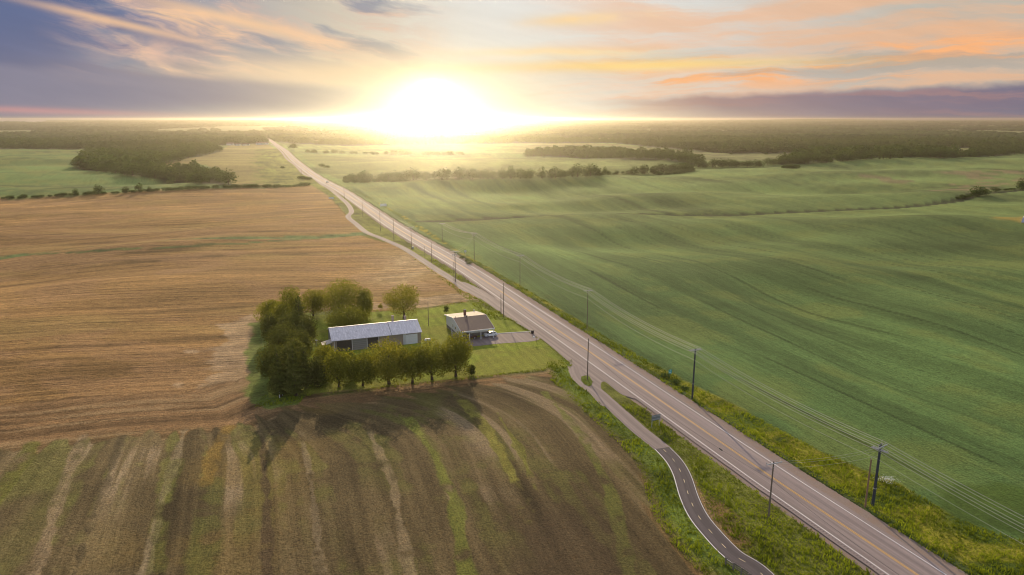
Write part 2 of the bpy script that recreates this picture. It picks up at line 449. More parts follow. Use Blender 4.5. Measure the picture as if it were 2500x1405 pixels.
# hills, as elongated rises / dips located where the photograph shows crests and hollows
def hill(px, py, amp, rx, ry, rot=0.0): x, y = P0(px, py); return (x, y, amp, rx, ry, R(rot))
HILLS = [
    hill(1180,452, 7.5, 150, 75, 10), hill(1330,428,-7.0,330, 55, 8), hill(1500,440, 5, 90, 60, 15),
    hill(1850,425, 5.0, 170, 75, 0), hill(2250,398, 9.0, 260,110,-8), hill(1950,470,-4.0,160, 55, 5),
    hill(2150,480, 5.0, 90, 32, 10), hill(2350,560, 4.0, 90, 30, 12), hill(1600,480, 4.0, 70, 28, 14),
    hill(1500,505,-3.0,140, 22, 14), hill(2050,455,-3.5,120, 26, 6), hill(1650,700, 3.2, 22, 70, 12),
    hill(1950,760,-2.8, 20, 60, 12), hill(2150,720, 3.0, 26, 60, 10), hill(1900,900, 1.8, 10, 40, 12),
    hill(2150,930,-2.6, 16, 34, 8), hill(2420,900, 2.4, 18, 40, 10), hill(1900,560, 3.0, 60, 26, 14),
    hill(1350,590,-2.4, 50, 26, 16), hill(1500,560, 2.6, 40, 24, 14),
    hill(250,478, 5.0, 130, 42, 10), hill(600,463, 4.0, 90, 40, 10), hill(380,445,-6.0, 260, 45, 5),
    hill(80,540,-2.6, 70, 24, 18), hill(420,545,-3.4, 50, 22, 16), hill(640,560, 2.4, 40, 20, 20),
    hill(200,560, 2.4, 50, 18, 18), hill(560,598, 2.4, 70, 18, 20), hill(120,660, 1.6, 60, 18, 18),
    hill(150,395, 4.0, 180, 80, 0), hill(620,400, 5.0, 120, 110, 0), hill(1000,400, 4.0, 220, 90, 0),
    hill(1450,400, 4.0, 200, 80, 0), hill(330,760,-1.4, 30, 16, 16), hill(300,700, 1.2, 40, 14, 16),
]
DITCHR = poly0([(1030,541),(1150,536),(1330,528),(1560,522),(1800,516),(2050,508),(2230,498),(2340,488),(2400,474),(2500,466),(2700,455)])
STRIPL = poly0([(-300,648),(0,630),(180,614),(400,603),(600,592),(740,582),(880,572)])
def T(x, y):
    x = np.asarray(x, float); y = np.asarray(y, float)
    z = np.zeros(np.broadcast(x, y).shape)
    for hx, hy, a, rx, ry, ro in HILLS:
        c, s = math.cos(ro), math.sin(ro); dx = x-hx; dy = y-hy
        u = (dx*c+dy*s)/rx; v = (-dx*s+dy*c)/ry; z = z+a*np.exp(-(u*u+v*v))
    c20, s20 = math.cos(R(18)), math.sin(R(18)); u = x*c20+y*s20; v = -x*s20+y*c20
    r = np.hypot(x, y); k = sstep(r, 110, 420)
    z = z+(fbm(u/190, v/85, 5, 2)-.5)*(3.6+6.4*k)*sstep(r, 60, 200)
    z = z+(fbm(u/60, v/26, 9, 2)-.5)*1.0*sstep(r, 90, 240)*(1-sstep(r, 900, 1500))
    d, sg, al = pdist(x, y, ROADC)
    m = sstep(d, 22, 95+.06*r)
    dl = -sdist(x, y, LOT); m = m*sstep(dl, 4, 60)
    far = sstep(r, 1100, 2200); z = z*(1-far)
    z = z*m
    dd, _, _ = pdist(x, y, DITCHR); z = z-1.3*np.exp(-(dd/5.0)**2)*sstep(d, 14, 40)
    ds, _, _ = pdist(x, y, STRIPL); z = z-1.2*np.exp(-(ds/5.0)**2)*sstep(d, 20, 50)
    # shallow roadside ditch on the field side
    z = z-.55*np.exp(-((d-11.5)/2.2)**2)*(sg > 0)
    return z
def Tz(x, y): return float(T(np.array([x]), np.array([y]))[0])
def P(px, py, z=None):
    """where the sight line through this point of the photograph meets the terrain"""
    v = py-702.5; d = np.array([(px-1250), F*CP-v*SP, -(F*SP+v*CP)]); d /= d[1]
    ys = np.concatenate([np.arange(60, 700, 1.5), np.arange(700, 2500, 5.0), np.arange(2500, 12000, 40.0)])
    zz = H+d[2]*ys-T(d[0]*ys, ys); k = np.argmax(zz < 0)
    if not (zz < 0).any(): x, y = P0(px, py)
    elif k == 0: y = ys[0]; x = d[0]*y
    else:
        t = zz[k-1]/(zz[k-1]-zz[k]); y = ys[k-1]+t*(ys[k]-ys[k-1]); x = d[0]*y
    return Vector((x, y, Tz(x, y)))
def polyP(pts): return np.array([tuple(P(*p))[:2] for p in pts])
def pxh(px, base, top):
    """real height of an upright thing whose foot and head show at these rows"""
    p = P(px, base); v = top-702.5; return H-p.y*(F*SP+v*CP)/(F*CP-v*SP)-p.z

# ------------------------------------------------------------------ ground sheet
STUBU = polyP([(-400,490),(0,486),(200,477),(440,463),(620,461),(760,452),(800,478),(850,530),(900,575),(880,573),(740,583),(600,593),(400,604),(180,615),(0,631),(-400,655)])
STUBM = polyP([(-400,655),(0,634),(180,619),(400,607),(600,596),(740,585),(880,576),(960,598),(1060,655),(1120,700),(1170,722),(1150,735),(1040,757),(780,770),(636,790),(642,985),(560,1040),(300,1055),(0,1095),(-600,1130)])
LOWF = polyP([(-600,1130),(0,1085),(300,1050),(560,1035),(650,995),(900,960),(1200,922),(1390,905),(1440,955),(1530,1040),(1610,1110),(1640,1180),(1680,1290),(1750,1405),(1900,1640),(-700,1640)])
LOTP = polyP([(645,792),(652,975),(1000,938),(1390,894),(1330,838),(1235,775),(1150,737),(1040,755),(780,768)])
GL = polyP([(-500,366),(190,366),(195,410),(330,432),(450,452),(500,461),(440,461),(200,475),(0,484),(-500,492)])
TANF = polyP([(380,404),(450,388),(535,370),(560,354),(650,352),(700,380),(735,425),(760,450),(620,458),(565,455),(545,420),(480,400),(430,420)])
BACKR = polyP([(735,378),(1000,380),(1300,386),(1560,388),(1640,394),(1560,420),(1300,436),(1150,440),(840,440),(790,425)])
CLR = polyP([(1255,350),(1480,351),(1640,366),(1780,376),(1960,374),(1965,386),(1880,392),(1730,396),(1640,378),(1480,356),(1300,372),(1255,376)])
CLR2 = polyP([(2255,360),(2370,362),(2380,376),(2310,381),(2250,380)])
REDF = polyP([(2080,428),(2300,420),(2500,415),(2700,412),(2700,440),(2500,445),(2450,462),(2350,478),(2200,452)])
STRAW = polyP([(2430,533),(2500,527),(2600,525),(2600,548),(2500,546)])
VERGR = polyP([(850,458),(1000,535),(1130,618),(1270,698),(1400,775),(1530,852),(1690,940),(1830,1010),(2000,1100),(2200,1185),(2330,1265),(2520,1330),(2700,1400),(2600,1700),(2450,1500),(2120,1245),(1690,985),(1270,715),(900,480)])
DARKW = polyP([(2330,1265),(2520,1330),(2700,1400),(2700,1230),(2420,1170),(2280,1190)])
STRIPS = [([(990,1015),(1060,1110),(1110,1220),(1140,1420)], 1.5, (.165,.175,.035), .95), ([(1120,965),(1190,1050),(1250,1160),(1295,1270)], 1.3, (.26,.24,.05), .9),
    ([(1215,1010),(1270,1100),(1310,1200)], .7, (.20,.20,.035), .8), ([(205,1070),(150,1200),(80,1420)], 1.3, (.34,.25,.14), .8), ([(450,1055),(395,1230),(340,1440)], 1.0, (.32,.25,.14), .7),
    ([(300,1070),(230,1250),(170,1440)], .9, (.13,.10,.05), .8), ([(520,1180),(500,1300),(480,1440)], 3.0, (.135,.145,.03), .5), ([(430,1130),(400,1250),(375,1440)], 1.4, (.14,.145,.03), .5),
    ([(640,1060),(650,1200),(655,1440)], 1.0, (.11,.075,.04), .8), ([(735,1055),(760,1180),(790,1440)], .8, (.30,.23,.13), .6), ([(900,1050),(960,1180),(1010,1440)], 1.0, (.29,.22,.12), .7),
    ([(560,1045),(520,1110),(505,1180)], 1.8, (.26,.17,.04), .8), ([(80,1090),(20,1180),(-60,1300)], 2.0, (.16,.16,.03), .8), ([(1330,960),(1420,1060),(1490,1200),(1540,1420)], 1.2, (.17,.19,.035), .7)]
def GAP(x, y): return fbm(x/900, y/900, 211, 3)+.03
def RISE(r): return np.clip(r-3500, 0, 5600)*.0038
def build_ground():
    az = np.concatenate([np.linspace(-180, -46, 40, endpoint=False), np.linspace(-46, -40, 12, endpoint=False),
                         np.linspace(-40, 40, 760), np.linspace(40, 46, 13)[1:], np.linspace(46, 180, 41)[1:]])
    r1 = 1/np.linspace(1/72., 1/1300., 560); r2 = np.geomspace(1300, 9600, 75)[1:]
    rr = np.concatenate([[2, 12, 25, 38, 50, 60, 66], r1, r2])
    A, RR = np.meshgrid(R(1)*az, rr); RR = np.where((np.abs(A) > R(46.5)) & (RR > 3000), 3000+(RR-3000)*.02, RR); X = (RR*np.sin(A)).ravel(); Y = (RR*np.cos(A)).ravel()
    nr, na = A.shape; Z = T(X, Y)
    d, sg, al = pdist(X, Y, ROAD); lat = d*sg
    rd = np.array(ROAD[0])-np.array(ROAD[60]); r = np.hypot(X, Y)
    Z = np.where((lat > -6.2) & (lat < 7.4) & (r < 2700), Z-.25, Z)
    Z = Z+RISE(r)
    n = X.size; col = np.zeros((n, 3)); rows = np.zeros((n, 3))
    def c3(t): return np.array(t)[None, :]
    def put(mask, c, w=None):
        m = mask[:, None]; nonlocal col; col = col*(1-m)+c*m
    c20, s20 = math.cos(R(20)), math.sin(R(20)); u = X*c20+Y*s20; v = -X*s20+Y*c20   # u across the road, v along it
    wob = (fbm(X/9, Y/9, 41, 3)-.5)
    big = fbm(X/130, Y/60, 3, 4); mid = fbm(X/28, Y/16, 13, 4); fine = fbm(X/4., Y/4., 23, 3)
    streak = fbm(u/9+wob*.5, v/160, 31, 4)
    streakv = fbm(v/7+wob*.5, u/150, 37, 4)
    # base : green crop
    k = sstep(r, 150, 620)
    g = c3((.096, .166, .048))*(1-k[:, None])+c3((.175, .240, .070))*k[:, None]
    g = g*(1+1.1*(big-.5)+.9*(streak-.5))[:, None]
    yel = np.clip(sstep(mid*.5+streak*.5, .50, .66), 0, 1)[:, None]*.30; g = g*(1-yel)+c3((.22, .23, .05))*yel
    col = g*np.ones((n, 1)); cu = u+6*np.sin(v/70.)*sstep(v, 100, 300)
    rows[:, 0] = cu; rows[:, 1] = v; rows[:, 2] = .42
    tl = np.abs(((cu/17.5) % 1)-.5)*17.5; tram = (tl < .55)*sstep(vnoise(cu*0+np.floor(cu/17.5)*3.7, v/60, 71), .35, .6)
    col = col*(1-.42*tram*(1-sstep(r, 260, 600)))[:, None]
    isleft = lat < 0
    # headland rows at the foot of the field on the right
    # left far green
    m = sstep(sdist(X, Y, GL)+wob*6, -2, 2); gl = c3((.13, .20, .055))*(1+1.4*(big-.5)+.8*(streakv-.5))[:, None]
    gy = sstep(mid, .5, .62)[:, None]*.5; gl = gl*(1-gy)+c3((.25, .27, .07))*gy
    put(m, gl)
    m = sstep(sdist(X, Y, TANF)+wob*6, -2, 2); put(m, (c3((.24, .20, .065)))*(1+1.1*(big-.5)+1.0*(streakv-.5))[:, None])
    m = sstep(sdist(X, Y, BACKR)+wob*6, -2, 2); put(m, c3((.18, .22, .06))*(1+.9*(big-.5)+.7*(streakv-.5))[:, None])
    m = sstep(sdist(X, Y, REDF)+wob*10, -6, 6)*sstep(fbm(X/60, Y/14, 77, 3), .46, .56)*.75; put(m, c3((.26, .19, .10))*(1+.8*(streakv-.5))[:, None])
    m = sstep(sdist(X, Y, STRAW)+wob*10, -4, 4); put(m, c3((.34, .27, .06))*np.ones((n, 1)))
    # ground beside road, left : rough grass
    rough = c3((.17, .185, .035))*(1+1.3*(mid-.5)+.9*(fine-.5))[:, None]
    lm = sstep(-lat, 4, 6)*sstep(lat+70+wob*40, 0, 20)*(isleft)
    put(lm*(Y < 1600), rough)
    # stubble fields
    st = c3((.38, .225, .082))*(1+1.3*(streakv-.5)+.9*(big-.5))[:, None]
    pk = sstep(mid, .48, .62)[:, None]*.5; st = st*(1-pk)+c3((.38, .225, .105))*pk
    gold = sstep(fbm(u/70, v/18, 57, 4), .55, .70)[:, None]*.55
    for PL, dk in ((STUBU, .92), (STUBM, 1.0)):
        m = sstep(sdist(X, Y, PL)+wob*3, -1, 1)
        put(m, (st*(1-gold)+c3((.40, .27, .09))*gold)*dk)
        mm = m > .5; rows[mm, 0] = (v+10*np.sin(u/55.))[mm]; rows[mm, 1] = u[mm]; rows[mm, 2] = 1.0
    # worn pale headland round the farmyard
    dl = -sdist(X, Y, LOT); hl = np.exp(-((dl-7)/7.0)**2)*(v > 60)*(lat < -12)
    hl = sstep(hl+(fine-.5)*.9+(mid-.5)*1.4, .45, .75)*(dl < 24)*(v > 60)*(lat < -12)
    put(np.clip(hl, 0, 1)*.7*(dl > -1), c3((.47, .34, .20))*(1+.8*(fine-.5))[:, None])
    # lower field with its bending strips
    sl = sdist(X, Y, LOWF); m = sstep(sl+wob*2, -.8, .8)
    hd = np.array(P(700, 1010)[:2]); vb = v-(-(hd[0])*s20+hd[1]*c20)
    bend = np.clip(vb+30, 0, 45); cu2 = u+.012*bend**2*sstep(u, -30, 20) - .0015*bend**2*(1-sstep(u, -30, 20)) - .07*v*sstep(u, 0, 40)
    cu2 = cu2+wob*.6
    q0 = P0(1010, 650); m = np.exp(-((X-q0[0])/17)**2-((Y-q0[1])/40)**2)*(lat < -13)*(dl > 0); put(np.clip(m*(.5+1.1*(mid-.3)+.8*(fine-.4)), 0, .8), c3((.50, .36, .19))*(1+.8*(fine-.5))[:, None])  # sunlit brightness of the stubble by the path, painted as a paler patch
    # turning headland : the rows run along the edge of the lower field
    wd = 9+16*sstep(-X, 20, 75); hb = (sl < 9) & (sl > -wd-1) & (lat < -14) & (Y < 190)
    hw = sstep(sl+wd+wob*8+(fine-.5)*5, 0, 5)*hb*(1-sstep(sl, 7, 9))
    hn = fbm(sl/1.3, u/40, 141, 3); hc = c3((.235, .140, .062))*(1+1.3*(hn-.5)+.6*(fine-.5))[:, None]; hy = sstep(fbm(sl/2.2, u/35, 143, 3), .56, .66)[:, None]*.7
    put(np.clip(hw, 0, 1)*.92, hc*(1-hy)+c3((.36, .245, .12))*hy); mm = hw > .5; rows[mm, 0] = sl[mm]; rows[mm, 1] = u[mm]; rows[mm, 2] = .55
    b1 = fbm(cu2/2.6, v/60, 91, 3); b2 = fbm(cu2/4.5, v/110, 95, 2); b3 = fbm(cu2/1.0, v/40, 99, 2)
    lo = c3((.132, .098, .045))*(1+1.1*(b1-.5)+.5*(b3-.5)+.8*(mid-.5))[:, None]
    lg = (sstep(fbm(cu2/3.2, v/70, 111, 3)*.7+fine*.3, .50, .62)*sstep(fbm(X/26, Y/26, 104, 3), .36, .56))[:, None]*.55; lo = lo*(1-lg)+c3((.150, .150, .036))*(1+1.0*(fine-.5))[:, None]*lg
    ls = (sstep(b1, .54, .68)*sstep(fbm(X/30, Y/30, 108, 3), .46, .62))[:, None]*.8; lo = lo*(1-ls)+c3((.30, .225, .13))*ls
    wl = sstep(-X, 25, 70)[:, None]; lo = lo*(1+.35*wl)
    oc = (sstep(-X, 30, 48)*(1-sstep(-X, 52, 70))*sstep(mid, .40, .55))[:, None]*.35; lo = lo*(1-oc)+c3((.24, .16, .035))*oc
    m = sstep(sl+wob*2-7*vnoise(cu2/2.0, Y*0, 131)-.5, -.8, .8); put(m, lo); mm = m > .5; rows[mm, 0] = cu2[mm]; rows[mm, 1] = v[mm]; rows[mm, 2] = .28
    # single strips that can be told apart
    for pts, wid, c, al_ in STRIPS:
        dd_, _, _ = pdist(X, Y, poly0(pts)); m = (1-sstep(dd_+wob*1.6+(fine-.5)*1.6, wid*.6, wid))*(sl > -1)
        put(m*al_*sstep(fine+.6*mid, .50, .80), c3(c)*(1+.9*(fine-.5))[:, None])
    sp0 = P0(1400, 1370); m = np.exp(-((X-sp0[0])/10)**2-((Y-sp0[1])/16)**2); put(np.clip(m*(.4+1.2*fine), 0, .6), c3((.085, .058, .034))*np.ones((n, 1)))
    # grass headland along path
    dp, sp_, _ = pdist(X, Y, PATHN); gp = 1-sstep(dp+wob*3, 4.5, 8.5)
    put(gp*(sp_ < 0)*(Y < 190), c3((.135, .185, .03))*(1+1.2*(mid-.5)+.9*(fine-.5))[:, None])
    # lawn
    sd_ = sdist(X, Y, LOTP); m = sstep(sd_+wob*1.5, -.5, .5)
    ln = c3((.235, .285, .032))*(1+.5*(mid-.5)+.35*(np.sin(u*2.2)*.3)+.5*(fine-.5))[:, None]
    dry = sstep(mid, .56, .66)[:, None]*.4; ln = ln*(1-dry)+c3((.26, .22, .05))*dry
    put(m, ln); mm = m > .5; rows[mm, 2] = .10
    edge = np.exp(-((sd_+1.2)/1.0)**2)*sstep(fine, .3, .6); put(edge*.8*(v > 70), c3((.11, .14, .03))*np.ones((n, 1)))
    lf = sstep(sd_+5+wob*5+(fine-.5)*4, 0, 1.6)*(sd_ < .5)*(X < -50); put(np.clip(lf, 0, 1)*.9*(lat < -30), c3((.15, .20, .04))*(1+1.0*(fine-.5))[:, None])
    # field grass strips
    ds, _, _ = pdist(X, Y, STRIPL); w = 4.6+4*(mid-.5); m = 1-sstep(ds+wob*2, w, w+1.2); put(m*(lat < -8), c3((.135, .18, .06))*(1+1.4*(fine-.5))[:, None]); rows[:, 2] = rows[:, 2]*(1-m)
    dd, _, _ = pdist(X, Y, DITCHR); m = 1-sstep(dd+wob*3, 4.0, 5.2); put(m*(lat > 7)*.97, c3((.055, .062, .026))*(1+1.2*(mid-.5))[:, None])
    # rough ground where strip meets the path
    # right verge
    s_ = sdist(X, Y, VERGR); m = sstep(s_+wob*2, -.6, .6)*(lat > 5.5)
    vy = sstep(mid*.6+fine*.4, .46, .60)[:, None]; vg = (c3((.11, .155, .022))*(1-vy)+c3((.27, .255, .03))*vy)*(1+.9*(fine-.5))[:, None]
    put(m, vg); mm = m > .5; rows[mm, 2] = .1
    m2 = ((lat > 6) & (lat < 9.5))*sstep(9.5-lat+wob*2, 0, 1.2); put(m2*(Y < 1500), c3((.085, .115, .03))*(1+1.0*(fine-.5))[:, None])
    m = sstep(sdist(X, Y, DARKW)+wob*6, -1.5, 1.5); put(m*.8, c3((.075, .125, .022))*(1+1.2*(mid-.5))[:, None])
    # forest floor
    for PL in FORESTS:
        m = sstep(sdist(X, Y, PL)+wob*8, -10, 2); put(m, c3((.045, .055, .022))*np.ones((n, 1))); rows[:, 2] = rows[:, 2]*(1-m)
    gp_ = (sstep(GAP(X, Y), .655, .67)*sstep(r, 2150, 2250))[:, None]
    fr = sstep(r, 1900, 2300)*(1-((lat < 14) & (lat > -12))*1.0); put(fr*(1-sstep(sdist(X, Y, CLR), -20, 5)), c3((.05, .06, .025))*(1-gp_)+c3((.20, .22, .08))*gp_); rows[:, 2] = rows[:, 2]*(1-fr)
    for PL in (CLR, CLR2): m = sstep(sdist(X, Y, PL)+wob*20, -6, 6); put(m, c3((.20, .215, .075))*(1+.9*(big-.5)+.8*(streakv-.5))[:, None])
    col = np.clip(col, .005, .8)
    i = np.arange((nr-1)*(na-1)); a0 = (i//(na-1))*na+(i % (na-1))
    Q = np.stack([a0, a0+1, a0+na+1, a0+na], 1)[:, ::-1]
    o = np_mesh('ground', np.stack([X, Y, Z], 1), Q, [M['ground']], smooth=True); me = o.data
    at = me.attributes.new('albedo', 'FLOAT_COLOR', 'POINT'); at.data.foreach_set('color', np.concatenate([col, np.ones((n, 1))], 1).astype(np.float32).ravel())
    at = me.attributes.new('rows', 'FLOAT_VECTOR', 'POINT'); at.data.foreach_set('vector', rows.astype(np.float32).ravel())
    tag(o, kind='structure')

# ------------------------------------------------------------------ ribbons (road, paths, markings)
def ribbon(name, line, l0, l1, z, m, step=None, jit=0.0, t0=None, t1=None, mb=None, edge_drop=0.0, nlat=2):
    line = np.asarray(line, float)
    if step: line = resample(line, step)
    if t0 is not None:
        L = np.concatenate([[0], np.cumsum(np.linalg.norm(np.diff(line, axis=0), axis=1))])
        ts = np.linspace(t0, t1, max(2, int((t1-t0)/(step or 4.0))+1)); line = np.stack([np.interp(ts, L, line[:, 0]), np.interp(ts, L, line[:, 1])], 1)
        base = t0
    else: base = 0
    d = np.gradient(line, axis=0); d /= np.linalg.norm(d, axis=1)[:, None]; nrm = np.stack([d[:, 1], -d[:, 0]], 1)
    cz = T(line[:, 0], line[:, 1]); cum = base+np.concatenate([[0], np.cumsum(np.linalg.norm(np.diff(line, axis=0), axis=1))])
    lats = np.linspace(l0, l1, nlat); V = []; A = []
    j0 = (fbm(cum/3., cum*0, 61, 4)-.5)*2*jit; j1 = (fbm(cum/3., cum*0+9, 67, 4)-.5)*2*jit
    for k, l in enumerate(lats):
        ll = l+(j0 if k == 0 else 0)+(j1 if k == nlat-1 else 0)
        p = line+nrm*(ll*np.ones(len(line)))[:, None]
        zz = cz+z-(edge_drop if k in (0, nlat-1) else 0)
        V.append(np.stack([p[:, 0], p[:, 1], zz], 1)); A.append(np.stack([ll*np.ones(len(line)), cum, cum*0], 1))
    n = len(line); V = np.concatenate(V); A = np.concatenate(A); Q = []
    for k in range(nlat-1):
        i = np.arange(n-1); Q.append(np.stack([k*n+i, (k+1)*n+i, (k+1)*n+i+1, k*n+i+1], 1))
    Q = np.concatenate(Q)
    if mb is not None: mb.append((V, Q, A)); return
    return finish(name, [(V, Q, A)], m)
def finish(name, parts, m):
    Vs, Qs, As = [], [], []; o = 0
    for V, Q, A in parts: Vs.append(V); Qs.append(Q+o); As.append(A); o += len(V)
    V = np.concatenate(Vs); Q = np.concatenate(Qs); A = np.concatenate(As)
    ob = np_mesh(name, V, Q, [m]); at = ob.data.attributes.new('lane', 'FLOAT_VECTOR', 'POINT')
    at.data.foreach_set('vector', A.astype(np.float32).ravel()); tag(ob, kind='structure'); return ob
PATHN_PX = [(1990,1560),(1862,1405),(1790,1355),(1745,1310),(1706,1262),(1683,1215),(1665,1160),(1645,1125),(1617,1095)]
PATHM_PX = [(1617,1095),(1560,1050),(1510,1005),(1460,960),(1415,925),(1402,895)]
PATHF_PX = [(1180,728),(1130,700),(1100,680),(1060,655),(1020,628),(980,604),(930,582),(895,568),(870,548),(850,530),(858,517),(848,498),(825,478),(805,462),(785,450),(766,436),(740,424),(722,405),(700,388),(688,372),(672,358),(660,352)]
PATHN = poly0(PATHN_PX+PATHM_PX[1:]); PATHF = poly0(PATHF_PX)
LW = P0(1000, 0)  # unused anchor
def build_roads():
    ribbon('gravel_shoulder', ROAD, -6.4, 7.6, -.02, M['gravel'], 3.0, .45, t0=320, t1=3050, edge_drop=.16, nlat=6)
    ribbon('road', ROAD, -5.1, 4.9, .06, M['asphalt'], 2.0, .12, t0=320, t1=3050, nlat=3)
    def mark(name, specs, m):
        parts = []
        for l0, l1, a, b in specs: ribbon('', ROAD, l0, l1, .066, m, 3.0, t0=a, t1=b, mb=parts)
        finish(name, parts, m)
    mark('edge_lines', [(-4.02, -3.84, 320, 3000), (3.84, 4.02, 320, 3000)], M['linew'])
    mark('centre_line', [(-.20, -.07, 320, 3000), (.07, .20, 320, 3000)], M['liney'])
    # rumble strip : short milled grooves outside the edge line
    parts = []; t = 380
    while t < 560:
        ribbon('', ROAD, -4.62, -4.28, .068, M['rumble'], 3.0, t0=t, t1=t+.2, mb=parts)
        t += .62
    finish('rumble_strip', parts, M['rumble'])
    # bike path : new dark asphalt then old pale asphalt
    PN = resample(poly0(PATHN_PX), 1.0); PM = resample(poly0(PATHM_PX), 1.0); PF = resample(PATHF, 2.0)
    w = 1.75
    ribbon('bike_path', PN, -w, w, .05, M['asphalt_new'], None, .02, nlat=3)
    ribbon('old_bike_path', PM, -w-.1, w+.1, .042, M['asphalt_old'], None, .12, nlat=3)
    ribbon('far_bike_path', PF, -w-.1, w+.1, .034, M['asphalt_old'], None, .12, nlat=3)
    parts = []
    for s in (-1, 1): ribbon('', PN, s*(w-.14)-.05, s*(w-.14)+.05, .056, M['linew'], None, mb=parts)
    ribbon('', PN, -w+.02, -w+.1, .056, M['linew'], None, mb=parts)
    finish('bike_path_edge_lines', parts, M['linew'])
    parts = []; L = np.linalg.norm(np.diff(PN, axis=0), axis=1).sum(); t = 0.6
    while L-t > 0:
        ribbon('', PN, -.05, .05, .057, M['linedash'], .5, t0=max(0, L-t-1.15), t1=L-t, mb=parts); t += 4.1
    finish('bike_path_dashes', parts, M['linedash'])
    # paved lay-by along the farm lot and its branches
    def flat(name, px, z, m, jit=.0):
        pts = resample(poly0(px+[px[0]]), 1.5)[:-1]
        mb = MB(); mb.poly([(x, y, Tz(x, y)+z) for x, y in pts], m); o = mb.build(name)
        V = np.array([v.co[:] for v in o.data.vertices]); a = o.data.attributes.new('lane', 'FLOAT_VECTOR', 'POINT')
        d, s, al = pdist(V[:, 0], V[:, 1], ROADC); a.data.foreach_set('vector', np.stack([d*s, al, al*0], 1).astype(np.float32).ravel())
        tag(o, kind='structure'); return o
    flat('lay_by', [(1108,692),(1135,690),(1200,722),(1300,790),(1400,858),(1500,930),(1560,972),(1520,965),(1475,932),(1468,950),(1500,985),(1470,992),(1440,962),(1400,928),(1394,893),(1352,852),(1300,812),(1262,790),(1235,773),(1196,745),(1160,722),(1125,708)], .03, M['asphalt_old'])
    flat('driveway', [(1120,838),(1205,816),(1304,811),(1318,826),(1300,834),(1215,840),(1150,846)], .046, M['asphalt_old'])
    isl = flat('grass_island', [(1420,920),(1436,918),(1446,934),(1441,944),(1428,940),(1419,930)], .10, M['ground'])
    a = isl.data.attributes.new('albedo', 'FLOAT_COLOR', 'POINT'); a.data.foreach_set('color', np.tile([.14, .18, .03, 1], len(isl.data.vertices)).astype(np.float32))
FORESTS = []
def build_forest_polys():
    global FORESTS, FL, FR, BANDE, W1, W2
    FL = polyP([(-500,364),(0,364),(190,366),(205,362),(530,352),(545,356),(560,355),(652,349),(645,336),(600,312),(-500,306)])
    W1 = polyP([(190,410),(206,378),(215,362),(530,358),(534,371),(450,386),(385,404),(335,428)])
    W2 = polyP([(325,426),(385,406),(425,422),(448,420),(480,418),(545,430),(562,452),(500,450),(400,440)])
    CLR3 = polyP([(2040,352),(2260,356),(2270,359),(2060,356)]) if 0 else None
    FR = polyP([(668,337),(705,350),(840,356),(1250,350),(1500,350),(1640,364),(1790,376),(1960,376),(1890,402),(1975,398),(2056,391),(2212,384),(2308,385),(2390,384),(2500,373),(2700,368),(2700,306),(1250,306),(700,306)])
    BANDE = polyP([(1275,383),(1340,374),(1480,368),(1640,378),(1720,396),(1690,404),(1630,392),(1480,388),(1380,384)])
    FORESTS = [FL, W1, W2, FR, BANDE]
build_forest_polys()
build_ground(); build_roads()

